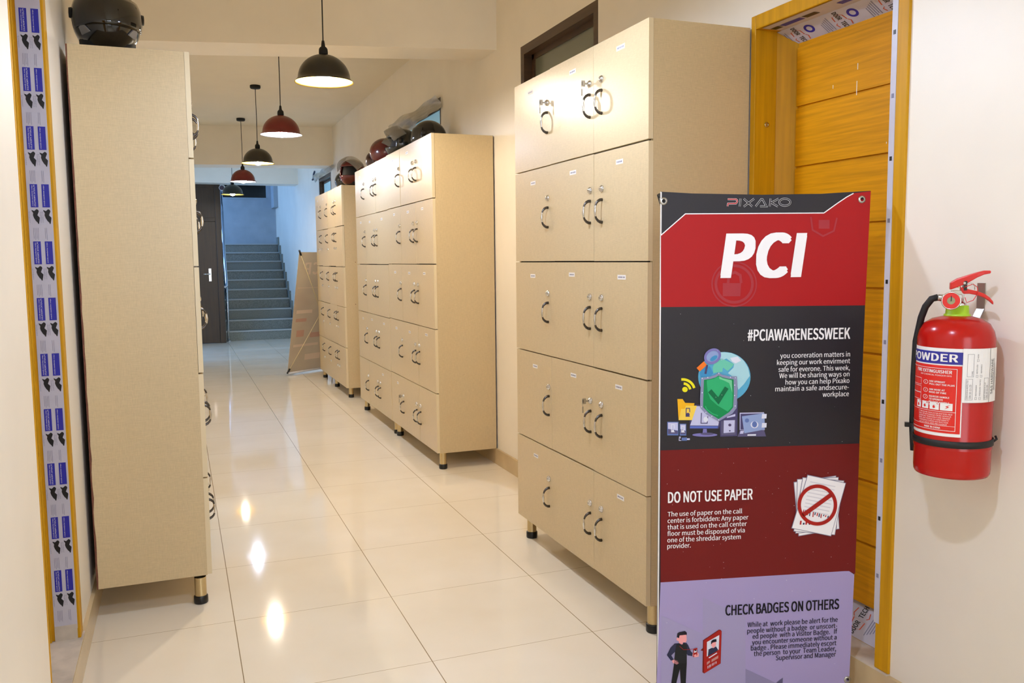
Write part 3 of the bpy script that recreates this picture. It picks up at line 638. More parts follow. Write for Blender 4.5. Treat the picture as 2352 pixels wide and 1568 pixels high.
('white2',9,0,[(1259,10017),(1254,10006),(1243,10001),(1231,10006),(1226,10018),(1231,10029),(1242,10033),(1254,10028)]),
('white2',9,0,[(2239,10005),(2235,9994),(2223,9990),(2211,9995),(2206,10006),(2211,10017),(2223,10022),(2234,10017)]),
('white2',9,0,[(1248,9195),(1243,9184),(1231,9179),(1220,9184),(1215,9196),(1219,9207),(1231,9211),(1243,9206)]),
('white2',9,0,[(2248,9189),(2243,9178),(2231,9173),(2220,9179),(2215,9190),(2219,9201),(2231,9206),(2243,9201)]),
('white2',9,0,[(1761,8800),(1756,8788),(1745,8784),(1733,8789),(1728,8801),(1733,8812),(1744,8816),(1756,8811)]),
('white2',9,0,[(2224,9795),(2219,9783),(2208,9779),(2196,9784),(2191,9796),(2196,9807),(2207,9811),(2219,9806)]),
('white2',9,0,[(2222,9493),(2218,9481),(2206,9477),(2194,9482),(2189,9494),(2194,9505),(2206,9509),(2217,9504)]),
('white2',9,0,[(1379,9028),(1374,9016),(1363,9012),(1351,9017),(1346,9029),(1351,9040),(1362,9044),(1374,9039)]),
('white2',9,0,[(1553,8907),(1549,8896),(1537,8892),(1525,8897),(1520,8908),(1525,8920),(1537,8924),(1548,8919)]),
('white2',9,0,[(1422,10036),(1418,10025),(1406,10021),(1394,10026),(1390,10037),(1394,10048),(1406,10053),(1417,10048)]),
('white2',9,0,[(2091,10023),(2086,10012),(2074,10008),(2063,10013),(2058,10024),(2062,10035),(2074,10040),(2086,10035)]),
('white2',9,0,[(1264,9600),(1259,9589),(1247,9585),(1236,9590),(1231,9601),(1235,9612),(1247,9617),(1259,9612)]),
('grayline',2,38,[(5339,7004),(4070,6863),(4254,5260),(5484,5418),(5339,7004)]),
('paper',3,0,[(5339,7004),(4070,6863),(4254,5260),(5484,5418)]),
('grayline',4,38,[(5412,6959),(4167,6948),(4152,5349),(5397,5411),(5412,6959)]),
('paper',5,0,[(5412,6959),(4167,6948),(4152,5349),(5397,5411)]),
('grayline',6,38,[(5582,6850),(4327,6997),(4088,5416),(5344,5250),(5582,6850)]),
('paper',7,0,[(5582,6850),(4327,6997),(4088,5416),(5344,5250)]),
('grayline',8,38,[(4468,7069),(5633,6783),(5221,5222),(4020,5514),(4468,7069)]),
('paper',9,0,[(4468,7069),(5633,6783),(5221,5222),(4020,5514)]),
('pline',10,27,[(4543,6877),(5319,6701)]),
('pline',10,27,[(4520,6773),(5296,6597)]),
('pline',10,27,[(4497,6668),(5273,6492)]),
('pline',10,27,[(4474,6564),(5250,6387)]),
('pline',10,27,[(4451,6459),(5227,6282)]),
('pline',10,27,[(4428,6355),(5204,6176)]),
('pline',10,27,[(4405,6250),(5181,6071)]),
('pline',10,27,[(4382,6145),(5158,5966)]),
('pline',10,27,[(4358,6040),(5135,5861)]),
('red2',10,30,[(4364,6051),(4344,5941)]),
('navy',10,30,[(4421,6032),(4404,5910)]),
('red2',10,30,[(4493,6012),(4479,5879)]),
('navy',10,30,[(4565,5992),(4546,5848)]),
('red2',10,30,[(4665,5971),(4649,5815)]),
('navy',10,30,[(4723,5952),(4708,5869)]),
('red2',10,30,[(4795,5932),(4774,5838)]),
('navy',10,30,[(4853,5912),(4835,5807)]),
('red2',10,30,[(4911,5893),(4896,5776)]),
('navy',10,30,[(4997,5872),(4975,5829)]),
('red2',10,30,[(5055,5853),(5036,5798)]),
('navy',10,30,[(5127,5833),(5112,5766)]),
('red2',10,49,[(4286,5720),(4272,5603)]),
('navy',10,49,[(4379,5652),(4363,5599)]),
('red2',10,49,[(4458,5695),(4443,5595)]),
('navy',10,49,[(4559,5626),(4543,5591)]),
('cherry',12,0,[(5389,6146),(5387,6077),(5377,6008),(5360,5942),(5335,5879),(5303,5819),(5265,5764),(5220,5714),(5170,5670),(5115,5632),(5055,5601),(4992,5577),(4927,5561),(4859,5552),(4790,5551),(4721,5558),(4653,5573),(4587,5596),(4523,5625),(4462,5662),(4405,5705),(4353,5753),(4306,5807),(4265,5866),(4231,5928),(4203,5993),(4182,6061),(4169,6130),(4164,6199),(4166,6268),(4176,6336),(4194,6402),(4218,6465),(4250,6524),(4288,6578),(4332,6628),(4382,6672),(4437,6710),(4496,6741),(4558,6765),(4624,6781),(4691,6790),(4759,6791),(4828,6784),(4896,6770),(4962,6748),(5026,6719),(5087,6683),(5144,6641),(5197,6592),(5244,6539),(5285,6480),(5320,6418),(5349,6353),(5370,6285),(5383,6216)],[(5282,6151),(5281,6093),(5273,6037),(5258,5982),(5238,5929),(5212,5880),(5180,5834),(5143,5793),(5102,5756),(5056,5725),(5007,5699),(4955,5679),(4900,5666),(4844,5659),(4788,5658),(4731,5664),(4674,5676),(4619,5695),(4566,5719),(4516,5749),(4469,5785),(4426,5825),(4387,5870),(4353,5918),(4324,5970),(4302,6024),(4285,6080),(4274,6137),(4269,6195),(4271,6252),(4279,6308),(4294,6363),(4314,6415),(4340,6464),(4372,6509),(4409,6550),(4450,6587),(4495,6618),(4544,6644),(4596,6664),(4650,6677),(4705,6684),(4762,6685),(4819,6680),(4875,6668),(4930,6650),(4983,6626),(5033,6596),(5080,6561),(5124,6520),(5163,6476),(5197,6428),(5226,6376),(5249,6322),(5267,6266),(5278,6208)]),
('cherry',12,131,[(4331,5880),(5196,6467)]),
('skin',4,0,[(561,2356),(604,2372),(653,2445),(858,2444),(872,2274),(842,2211),(755,2213),(755,2156),(705,2153),(637,2201),(630,2258),(568,2293)]),
('hair',5,0,[(585,2505),(652,2538),(814,2560),(870,2506),(871,2425),(852,2445),(653,2438),(635,2352),(604,2372),(573,2393)]),
('shirt',4,0,[(507,2197),(655,2200),(718,2152),(780,2211),(867,2193),(917,2121),(1006,1914),(1057,1873),(1045,1779),(908,1807),(857,1886),(879,1582),(487,1595),(521,1945),(410,1839),(486,1709),(399,1683),(274,1861),(384,2079)]),
('vest',5,0,[(569,2174),(656,2188),(718,2133),(792,2191),(874,2124),(879,1569),(493,1589),(521,1945)]),
('skin',5,0,[(424,1681),(486,1709),(598,1676),(636,1586),(574,1554),(462,1603)]),
('pants',5,0,[(493,1595),(879,1576),(854,965),(836,864),(705,873),(701,975),(669,1407),(566,984),(530,886),(399,895),(417,995)]),
('skin',5,0,[(1057,1873),(1181,1903),(1244,1836),(1233,1748),(1108,1737),(1051,1785)]),
('cherry',6,0,[(1074,2004),(1192,2028),(1189,1801),(1068,1746)]),
('white2',7,0,[(1093,1946),(1168,1973),(1169,1904),(1094,1877)]),
('hair',8,0,[(1159,1954),(1155,1940),(1144,1932),(1130,1932),(1119,1942),(1114,1957),(1119,1972),(1130,1980),(1144,1979),(1155,1970)]),
('skin',8,0,[(1088,1821),(1163,1841),(1157,1791),(1089,1770)]),
('cherry',6,12,[(656,2112),(769,1998),(931,1994),(1068,1998)]),
('cherry2',4,0,[(1365,2243),(1849,2538),(1899,2525),(1931,2485),(1913,1495),(1414,1218),(1357,1260)]),
('cherry',5,0,[(1384,2230),(1862,2521),(1925,2473),(1901,1502),(1427,1230),(1407,1256)]),
('cherry2',4,0,[(1293,1933),(1374,2016),(1375,1915)]),
('white2',6,0,[(1482,2186),(1855,2376),(1845,1930),(1483,1738)]),
('shirt',7,0,[(1514,1749),(1531,1956),(1630,2000),(1681,1991),(1755,2036),(1819,1937),(1807,1900)]),
('skin',8,0,[(1622,2171),(1753,2194),(1755,2068),(1724,2038),(1693,1990),(1655,2011),(1604,2090)]),
('hair',9,0,[(1603,2203),(1652,2251),(1759,2269),(1772,2186),(1641,2163),(1629,2126),(1604,2128)]),
('white2',8,29,[(1540,1697),(1789,1838)]),
('pinkg',6,0,[(1629,1640),(1834,1753),(1829,1665),(1626,1558)]),
('pinkg',6,0,[(1489,1567),(1583,1618),(1580,1549),(1486,1481)]),
('white2',6,17,[(1518,1451),(1519,1369)]),
('white2',6,7,[(1549,1467),(1550,1386)]),
('white2',6,19,[(1580,1483),(1581,1403)]),
('white2',6,7,[(1612,1498),(1613,1420)]),
('white2',6,6,[(1643,1514),(1644,1437)]),
('white2',6,17,[(1674,1530),(1675,1454)]),
('white2',6,7,[(1705,1545),(1706,1471)]),
('white2',6,7,[(1736,1561),(1737,1488)]),
('white2',6,17,[(1768,1577),(1769,1505)]),
]
ARTTEXT = [
('PCI', 'I', 1748, 4291, 12858, 1248, 'white', 4),
('#PCIAWARENESSWEEK', 'C', 2577, 5667, 11053, 327, 'white', 4),
('you cooreration matters in', 'B', 3561, 5681, 10538, 140, 'white', 4),
('keeping our work envirment', 'B', 3468, 5687, 10341, 140, 'white', 4),
('safe for everone. This week,', 'B', 3514, 5685, 10141, 140, 'white', 4),
('We will be sharing ways on', 'B', 3545, 5679, 9957, 141, 'white', 4),
('how you can help Pixako', 'B', 3736, 5684, 9764, 141, 'white', 4),
('maintain a safe andsecure-', 'B', 3433, 5673, 9575, 140, 'white', 4),
('workplace', 'B', 4872, 5678, 9375, 142, 'white', 4),
('DO NOT USE PAPER', 'C', 272, 2810, 6415, 322, 'white', 4),
('The use of paper on the call', 'B', 266, 2500, 6016, 136, 'white', 4),
('center is forbidden: Any paper', 'B', 266, 2691, 5824, 137, 'white', 4),
('that is used on the call center', 'B', 265, 2646, 5632, 137, 'white', 4),
('floor must be disposed of via', 'B', 264, 2588, 5441, 137, 'white', 4),
('one of the shreddar system', 'B', 263, 2470, 5249, 138, 'white', 4),
('provider.', 'B', 263, 965, 5067, 138, 'white', 4),
('CHECK BADGES ON OTHERS', 'C', 2033, 5555, 2952, 312, 'black', 4),
('While at  work please be alert for the', 'B', 2720, 5525, 2555, 147, 'black', 4),
('people without a badge  or unscort-', 'B', 2712, 5512, 2367, 147, 'black', 4),
('ed people  with a Visitor Badge.   If', 'B', 2880, 5517, 2189, 147, 'black', 4),
('you encounter someone without a', 'B', 2866, 5505, 2008, 147, 'black', 4),
('badge . Please immediately escort', 'B', 2834, 5503, 1828, 148, 'black', 4),
('the person  to your  Team Leader,', 'B', 2930, 5497, 1653, 148, 'black', 4),
('Supervisor and Manager', 'B', 3611, 5495, 1478, 149, 'black', 4),
]

# ------------------------------------------------------------------ motorcycle helmets
def helmet(label, loc, rz, shell, visor, group=None, s=1.0, up=False, tilt=(0, 0), vents=None):
    t = thing('motorcycle_helmet', label, 'helmet', loc, rz, group); t.rotation_euler = (tilt[0], tilt[1], rz)
    def P(az, el, k=1.0):
        x, y, z = math.sin(az)*math.cos(el), -math.cos(az)*math.cos(el), math.sin(el)
        front = max(0, math.cos(az)); ry = .145 if y < 0 else .150
        j = 1 + (.16*front*max(0, -math.sin(el) + .05) if el < .2 else 0)
        return (x*.123*k*s, y*ry*k*j*s, (.125 + z*.135*k)*s)
    nA, nE = 56, 30; E0, E1 = -1.02, PI/2
    m = MB(); grid = {}
    for i in range(nE+1):
        for j in range(nA):
            grid[i, j] = len(m.v); m.v.append(P(2*PI*j/nA, E0 + (E1-E0)*i/nE))
    for i in range(nE):
        for j in range(nA):
            az = 2*PI*(j+.5)/nA; az = az-2*PI if az > PI else az; el = E0 + (E1-E0)*(i+.5)/nE
            if abs(az) < 1.12 and -.26 < el < .42: continue
            if abs(az) > 1.4 and el < -.92 + .2*(abs(az)-1.4): continue
            m.face((grid[i, j], grid[i, (j+1) % nA], grid[i+1, (j+1) % nA], grid[i+1, j]), shell, True)
    o = m.build('helmet_shell', t); solid(o, .012*s, -1)
    l = MB(); l.lathe([(.085*s, .012*s), (.10*s, .03*s), (.104*s, .10*s), (.09*s, .18*s), (.05*s, .225*s), (0, .235*s)], BLKM, 28); l.build('padded_lining', t)
    v = MB(); a0 = (.20 if not up else 1.12)
    for i in range(9):
        for j in range(21):
            az = -1.3 + 2.6*j/20; el = -.32 + .82*i/8; p = Vector(P(az, el, 1.035))
            if up:
                q = p - Vector((0, 0, .135*s)); q = Matrix.Rotation(-.95, 3, 'X') @ q; q.y *= 1.12; p = q*1.06 + Vector((0, 0, .135*s))
            v.v.append(tuple(p))
    for i in range(8):
        for j in range(20): a = i*21+j; v.face((a, a+1, a+22, a+21), visor, True)
    o = v.build('visor', t); solid(o, .003*s, 1)
    for sg in (-1, 1):
        b = MB(); b.lathe([(0, .012), (.018, .011), (.021, 0)], BLK, 20); c = Vector(P(sg*1.42, .12, 1.0)); o = b.build('visor_pivot', t, c); o.rotation_euler = (0, sg*PI/2, 0)
        if vents:
            b = MB()
            for k in range(3):
                p = [P(sg*(.62+.16*q), e0, 1.012) for q, e0 in ((0, -.50), (2.4, -.56), (2.4, -.34), (1.2, -.27))]
            b.poly(p if sg > 0 else p[::-1], vents); o = b.build('cheek_panel', t); solid(o, .005, 1); o['label'] = 'grey cheek panel'
    st = MB(); st.tube([(-.09*s, .02*s, .03*s), (-.06*s, .01*s, .012*s), (0, .0, .006*s), (.06*s, .01*s, .012*s), (.09*s, .02*s, .03*s)], .004*s, BLKM, 6, flat=2); st.build('chin_strap', t)
    return t
HB = mat('gloss_black_shell', '0c0d0e', .12, coat=.6); HBV = mat('smoked_visor', '050506', .06, coat=.8); HG = mat('grey_vent_panel', '7d7a78', .4)
HR = mat('dark_red_shell', '5a1a17', .22, coat=.4); HS = mat('graphite_shell', '23241f', .25, coat=.3); CLR = mat('clear_grey_visor', 'a9a59c', .08, alpha=.42)
HD = mat('deep_maroon_shell', '33100e', .25, coat=.3)
helmet('glossy black full-face helmet with grey cheek panels on the sideways locker', (-.352, 1.02, 2.138), .12, HB, HBV, s=.98, vents=HG)
G = 'helmets on the middle lockers'
helmet('black helmet with smoky visor at the near end of the paired lockers', (1.615, 3.48, 2.135), -2.0, HB, mat('smoky_visor', '45423b', .12, alpha=.8), G, s=.86)
helmet('black helmet under a clear raised visor, between the black one and the red one', (1.545, 4.0, 2.137), -1.75, HS, CLR, G, up=True, s=.9)
helmet('dark red helmet with clear visor on the paired lockers', (1.53, 4.52, 2.137), 1.3, HR, CLR, G, up=True, s=.88)
helmet('small maroon helmet low at the far end of the paired lockers', (1.53, 4.87, 2.137), .9, HD, HBV, G, s=.66)
helmet('red and black helmet with large clear visor on the narrow-doored locker', (1.52, 5.92, 2.086), -.9, HR, CLR, 'helmets on the far locker', up=True, s=1.0)
helmet('black helmet lying at the edge beside the red one on the narrow-doored locker', (1.52, 6.40, 2.086), .6, HB, HBV, 'helmets on the far locker', s=.7)

# ------------------------------------------------------------------ red and black standing banner
ART_COL = {'red': REDC, 'maroon': MARC, 'lav': LAVC, 'lav2': 'A199C2', 'lav3': '8d86ad', 'white': 'f6f4f6', 'white2': 'dfe2f2', 'dark2': '1c1a20', 'red2': 'b8262c', 'red3': 'a5343c',
 'globe': '58a9cf', 'globe2': 'a8d6e2', 'land': '6cc7b0', 'bluem': '3f8fc4', 'orange': 'ee7a26', 'purple': '7d78b8', 'purple2': '4a4570', 'purple3': '5b567c', 'glass': '8fa3d2', 'yel': 'e9df1d',
 'fold1': 'f0b41c', 'fold2': 'f3cf52', 'scr': 'c3c4e6', 'blue': '5a6dc0', 'blue2': '6076b4', 'tower': '5e5b7c', 'steel': '8b8fb2', 'dgreen': '108a50', 'green': '2fae72', 'lgreen': '74cf9c', 'check': '0c6a43',
 'grayline': '8c8aa0', 'paper': 'f4f2f6', 'pline': 'd9d7e0', 'navy': '2b2d55', 'cherry': 'a8201a', 'cherry2': '7d1c14', 'skin': 'f4a6ab', 'hair': '1c1726', 'shirt': '2d2f4c', 'vest': '1f2124', 'pants': '17181a', 'pinkg': 'c28a86', 'black': '17131c'}
def acol(k): return mat('print_' + k, ART_COL[k], .45, spec=.22)
BAN = mat('black_banner_vinyl', DARKC, .42, noise=([(900, 900, 900)], .12), spec=.3); BBACK = mat('pale_banner_backing', 'c9b49a', .6)
bn = thing('banner_stand', 'tall red and black awareness banner on an X-frame stand before the golden door', 'banner', (1.119, -.587, 0), math.atan2(-.157, .598))
U = 1e-4
sh_ = MB(); out = [(-1, 15275), (900, 15225), (2937, 15186), (4700, 15210), (6176, 15292), (6107, 12015), (6057, 7954), (6012, 3993), (5950, 600), (-30, 600), (-10, 8000)]
n = len(out); pf = [(u*U, 0, z*U) for u, z in out]; pb = [(u*U, .0012, z*U) for u, z in out]
sh_.poly(pf[::-1], BAN); sh_.poly(pb, BBACK)
for k in range(n): sh_.poly([pf[k], pf[(k+1) % n], pb[(k+1) % n], pb[k]], WHITE)
fab = sh_.build('banner_sheet', bn)
a = MB(); LY = .0005
a.poly([(-.0012, -.0004, .06), (.0028, -.0004, .06), (.0036, -.0004, 1.526), (.0, -.0004, 1.5275)][::1], WHITE)
def stroke2(pts, w):
    """ribbon polygon quads around a 2-d polyline with mitred joints"""
    P = [Vector(p) for p in pts]; closed = (P[0]-P[-1]).length < 1e-6
    L, R = [], []
    for i, p in enumerate(P):
        d0 = (p - P[i-1]) if i else ((p - P[-2]) if closed else None); d1 = (P[i+1] - p) if i < len(P)-1 else ((P[1] - p) if closed else None)
        if d0 is None: d0 = d1
        if d1 is None: d1 = d0
        if d0.length < 1e-6: d0 = d1
        if d1.length < 1e-6: d1 = d0
        n0 = Vector((-d0.y, d0.x)).normalized(); n1 = Vector((-d1.y, d1.x)).normalized(); b = n0 + n1
        b = b.normalized() if b.length > 1e-3 else n0
        k = w/2 / max(.45, b.dot(n0)); L.append(p + b*k); R.append(p - b*k)
    return [(L[i], L[i+1], R[i+1], R[i]) for i in range(len(P)-1)]
for e in ART:
    c, lay, w, pts = e[:4]; y = -LY*lay; m = acol(c)
    V3 = lambda p: (p[0]*U, y, p[1]*U)
    if len(e) == 5:
        q = e[4]
        for k in range(len(pts)): j = (k+1) % len(pts); a.poly([V3(pts[k]), V3(pts[j]), V3(q[j]), V3(q[k])], m)
    elif w:
        for q in stroke2(pts, w): a.poly([V3(p) for p in q], m)
    else: a.poly([V3(p) for p in pts], m)
for s_, sty, u0, u1, zb, hc, c, lay in ARTTEXT:
    def f(x, y_, u0=u0, u1=u1, zb=zb, hc=hc, lay=lay): return ((u0+(u1-u0)*x)*U, -LY*lay, (zb+hc*y_)*U)
    put_text(a, s_, f, acol(c), sty)
rr = random.Random(4)
for k in range(70):
    u, z, r = rr.uniform(.02, .58), rr.choice((rr.uniform(.40, .86), rr.uniform(.1, 1.2))), rr.uniform(.0004, .0010)
    a.poly([(u-r, -.0078, z), (u, -.0078, z-r), (u+r, -.0078, z), (u, -.0078, z+r)], WHITE)
o = a.build('banner_print', fab); o['label'] = 'printed artwork and lettering'
for i, (u, z) in enumerate(((88, 15011), (5908, 15046), (60, 750), (5880, 720))):
    e = MB(); e.lathe([(.0055, -.002), (.0105, -.002), (.011, 0), (.0105, .003), (.0055, .003)], STEEL, 20); o = e.build('eyelet', fab, (u*U, 0, z*U)); o.rotation_euler = (PI/2, 0, 0); o['label'] = 'metal eyelet'
hub = (.30, .20, .80)
h = MB(); h.lathe([(0, -.045), (.024, -.045), (.026, 0), (.024, .045), (0, .045)], BLK, 20, hub); h.build('stand_hub', bn)
for (u, z), en in (((88, 15011), 1), ((5908, 15046), 1), ((60, 750), 1), ((5880, 720), 1)):
    p = MB(); s = -1 if u < 3000 else 1
    p.tube([hub, (hub[0]+(u*U-hub[0])*.5, .13, hub[2]+(z*U-hub[2])*.5), (u*U + s*.004, .016, z*U + (.012 if z > 8000 else -.01))], .0045, STEEL, 8); arm = p.build('stand_arm', bn)
    q = MB(); q.tube([(u*U + s*.006, .02, z*U + (.02 if z > 8000 else -.02)), (u*U + s*.012 - s*.03, .045, z*U + (-.03 if z > 8000 else .03))], .0075, BLK, 8)
    q.tube([(u*U + s*.004, .014, z*U + .008), (u*U, -.006, z*U+.002)], .0035, BLK, 6); q.build('arm_hook', arm)
for x, y in ((.06, .10), (.54, .10), (.30, .42)):
    p = MB(); p.tube([hub, (x, y, .012)], .008, STEEL, 8); l = p.build('leg', bn)
    q = MB(); q.tube([(x, y, 0), (x + (hub[0]-x)*.04, y + (hub[1]-y)*.04, .045)], .011, BLK, 8); q.build('rubber_foot', l)

# ------------------------------------------------------------------ second banner, seen from behind
EV = Vector((.81, .586, 0)); fb = thing('banner_stand', 'pale back of a leaning X-frame banner beyond the farthest locker', 'banner', (1.018, 7.68, 0), math.atan2(.586, .81))
# local x along the foot bar, y away from the viewer; top leans to the viewer
BB = mat('show_through_backing', 'c8bba2', .6, noise=([(2, 2, 3)], .05, 'bcab96')); BS = mat('show_through_print', 'dcc6ae', .6); BS2 = mat('show_through_red', 'c49a84', .6)
def fbp(u, v, d=0): return (u, -.27*v/1.44 - d, .03 + v*1.0)
m = MB(); q = [fbp(.0, 0), fbp(.60, 0), fbp(.605, 1.42), (fbp(-.0, 1.42))]
m.poly(q, BB); q2 = [fbp(.0, 0, -.0012), fbp(.60, 0, -.0012), fbp(.605, 1.42, -.0012), fbp(-.0, 1.42, -.0012)]; m.poly(q2[::-1], BAN)
for k in range(4): m.poly([q[k], q[(k+1) % 4], q2[(k+1) % 4], q2[k]], WHITE)
fsh = m.build('banner_sheet', fb)
for x0, ch in ((.10, 'P'), (.24, 'C'), (.42, 'I')):
    m = MB(); put_text(m, ch, lambda u, v: fbp(x0 + .11*(1-u)*(.3 if ch == 'I' else 1), 1.16 + .14*v, .001), BS, 'H'); o = m.build('show_through_letter', fsh); o['label'] = 'faint mirrored letter showing through'
for u0, u1, v0, v1, mm in ((.03, .56, 1.0, 1.006, BS), (.05, .30, .70, .74, BS), (.05, .22, .60, .64, BS2), (.30, .52, .40, .46, BS2), (.05, .45, .30, .33, BS), (.25, .5, .13, .20, BS), (.08, .2, .42, .5, BS2)):
    m = MB(); m.poly([fbp(u0, v0, .001), fbp(u1, v0, .001), fbp(u1, v1, .001), fbp(u0, v1, .001)], mm); o = m.build('show_through_block', fsh); o['label'] = 'faint printed block showing through'
fh = fbp(.40, .70, .05)
PALE = mat('pale_fibreglass_rod', 'd8c79c', .4)
for u, v in ((.0, 1.43), (.60, 1.43), (.0, .0), (.60, .0)):
    p = MB(); s = -1 if u < .3 else 1; e_ = fbp(u, v, .005)
    p.tube([fh, tuple((Vector(fh)+Vector(e_))/2 + Vector((0, -.005, 0))), e_], .005, PALE, 8); arm = p.build('stand_arm', fb)
    q = MB(); d = (Vector(fh)-Vector(e_)).normalized(); q.tube([Vector(e_) - d*.012, Vector(e_) + d*.055], .011, BLK, 8); q.build('arm_tip', arm)
h = MB(); h.lathe([(0, -.03), (.022, -.03), (.022, .03), (0, .03)], BLK, 16, fh); h.build('stand_hub', fb)
p = MB(); p.tube([(.0, -.012, .025), (.60, -.012, .025)], .011, mat('white_bar', 'dcd9da', .35), 10); p.build('foot_bar', fb)
for x, y in ((.47, -.28),):
    p = MB(); p.tube([fh, (x, y, .008)], .007, STEEL, 8); l = p.build('leg', fb)

# ------------------------------------------------------------------ fire extinguisher: local x = along its handles, -y = label side
RED = mat('red_extinguisher_enamel', EXTC, .22, spec=.35); LBLUE = mat('label_blue', '2a2a92', .35); LRED = mat('label_red', 'd9241a', .35); GRN = mat('lime_collar', 'a9d32a', .4)
fx = thing('fire_extinguisher', 'red powder fire extinguisher hanging on the cream wall', 'fire extinguisher', (1.664, -1.098, .795), -.7226)
R_ = .088
b = MB(); b.lathe([(0, .006), (.070, .004), (.074, .0), (R_-.004, .002), (R_-.001, .008), (R_, .02), (R_, .068), (R_+.0012, .071), (R_+.0012, .074), (R_, .077), (R_, .345), (R_-.004, .362), (R_-.014, .380), (R_-.032, .392), (R_-.055, .398), (.024, .401), (0, .401)], RED, 56); b.build('cylinder_body', fx)
def cyl(th, z, k=1): r = R_ + .0006*k; a = -PI/2 + math.radians(th); return (r*math.cos(a), r*math.sin(a), z)
def patch(mb, t0, t1, z0, z1, k, m):
    n = max(1, int(abs(t1-t0)/4))
    for i in range(n):
        a, c = t0+(t1-t0)*i/n, t0+(t1-t0)*(i+1)/n
        mb.poly([cyl(a, z0, k), cyl(c, z0, k), cyl(c, z1, k), cyl(a, z1, k)], m)
def ctext(mb, s, t0, t1, z, h, k, m, sty='N', vert=False):
    if vert: put_text(mb, s, lambda u, v: cyl(t0 + (t1-t0)*(1-v), z + h*u, k), m, sty)
    else: put_text(mb, s, lambda u, v: cyl(t0 + (t1-t0)*u, z + h*v, k), m, sty)
lb = MB(); T0, T1 = -150, 4.5
patch(lb, T0, T1, .108, .324, 1, WHITE); patch(lb, T0+1.5, T1-.3, .2855, .3155, 2, LBLUE); patch(lb, T0+1.5, T1-1.8, .116, .282, 2, LRED)
ctext(lb, 'POWDER', -92, -3.5, .2915, .019, 3, WHITE, 'I' if False else 'H')
def frame(mb, t0, t1, z0, z1, w, k, m):
    d = math.degrees(w/R_)
    patch(mb, t0, t1, z0, z0+w, k, m); patch(mb, t0, t1, z1-w, z1, k, m); patch(mb, t0, t0+d, z0, z1, k, m); patch(mb, t1-d, t1, z0, z1, k, m)
frame(lb, T0+6, -3.8, .122, .275, .0011, 3, WHITE); patch(lb, T0+6, -3.8, .1335, .1343, 3, WHITE); patch(lb, T0+6, -3.8, .168, .169, 3, WHITE)
ctext(lb, 'FIRE EXTINGUISHER', -74, -11, .2625, .008, 3, WHITE, 'C'); ctext(lb, 'DRY CHEMICAL POWDER 6KG', -64, -11.5, .2555, .0035, 3, WHITE)
for i, (ls, z) in enumerate(((('USE UPRIGHT', 'PULL OUT THE PLUG'), .243), (('AIM HOSE AT', 'BASE OF FIRE'), .223), (('SQUEEZE HANDLE', 'TO OPERATE', 'RELEASE HANDLE', 'TO STOP'), .206))):
    for q, s in enumerate(ls): ctext(lb, s, -45, -45 + 2.25*len(s), z-.0068*q-.004, .0042, 3, WHITE, 'H')
    zz = z-.005; n = 14
    for j in range(n):
        f = lambda r, k: cyl(-52 + math.degrees(r*math.cos(2*PI*k/n)/R_)*1.3, zz + r*math.sin(2*PI*k/n), 3)
        lb.poly([f(.0055, j), f(.0055, j+1), f(.0046, j+1), f(.0046, j)], WHITE)
    ctext(lb, str(i+1), -53.2, -51, zz-.002, .0042, 3, WHITE); frame(lb, -90, -62, zz-.009, zz+.008, .0008, 3, WHITE)
for t0, t1, ch in ((-72, -61, 'A'), (-58, -45.5, 'B'), (-43, -28, 'C'), (-26.5, -8.5, '')):
    patch(lb, t0, t1, .172, .190, 3, WHITE)
    if ch: ctext(lb, ch, t1-3.4, t1-.8, .1855, .0036, 4, LRED, 'H'); lb.poly([cyl((t0+t1)/2-1.5, .175, 4), cyl((t0+t1)/2+2, .177, 4), cyl((t0+t1)/2, .184, 4), cyl((t0+t1)/2-2.5, .180, 4)], LRED)
    else: lb.poly([cyl(-20, .175, 4), cyl(-13, .181, 4), cyl(-16, .182, 4), cyl(-11, .187, 4), cyl(-19, .182, 4), cyl(-16, .1805, 4)], LRED)
for q, s in enumerate(('IF PRESSURE INDICATOR ENTERS RED', 'AREA OR WITHDRAW FROM SERVICE', 'WORKING TEMPERATURE RANGE', 'MADE AND TESTED IN CONFORMITY', 'TO MANUFACTURERS INSTRUCTION', 'USE AT ONCE AND RECHARGE')):
    ctext(lb, s, -66+q*.4, -8.5-q*1.4, .1615-q*.0052, .0033, 3, WHITE)
ctext(lb, 'MADE IN CHINA', -52, -25, .1255, .0048, 3, WHITE, 'H')
lb.build('instruction_label', fx)
sk = MB(); patch(sk, 3.2, 71, .194, .325, 5, WHITE); SKG = mat('sticker_grey_ink', '5c5a66', .5)
for t0, t1, z0, z1 in ((8, 18, .201, .252), (9.5, 19, .257, .312), (36.5, 45, .201, .254)): frame(sk, t0, t1, z0, z1, .0005, 6, SKG)
patch(sk, 47.5, 48.1, .194, .325, 6, BLK)
for s, t, z, h, w in (('SERVICED & INSPECTED', 9.2, .203, .046, 2.2), ('ON 10-11-23', 13.2, .204, .034, 3), ('TYPE', 16, .259, .012, 2), ('RECHARGED', 22.4, .211, .026, 2), ('REFILLED', 23, .265, .022, 2), ('NEW', 24, .302, .010, 2), ('PRESSURE TESTED', 28.6, .211, .040, 2), ('REPAIRED', 30, .266, .021, 2), ('NEXT SERVICE DUE', 37.4, .203, .040, 2), ('ON 10-11-24', 41, .204, .032, 3)):
    ctext(sk, s, t, t+w, z, h, 6, SKG, 'N', True)
for t, z in ((21.5, .202), (28, .202), (22.5, .256), (29, .256), (23.2, .294)): frame(sk, t, t+3.4, z, z+.0055, .0004, 6, SKG)
ctext(sk, 'S&S HARDWARE', 51, 56.5, .213, .086, 6, BLK, 'N', True)
for q in range(3): patch(sk, 58.5+2.4*q, 59.2+2.4*q, .222, .30-.012*q, 6, SKG)
sk.build('service_sticker', fx)
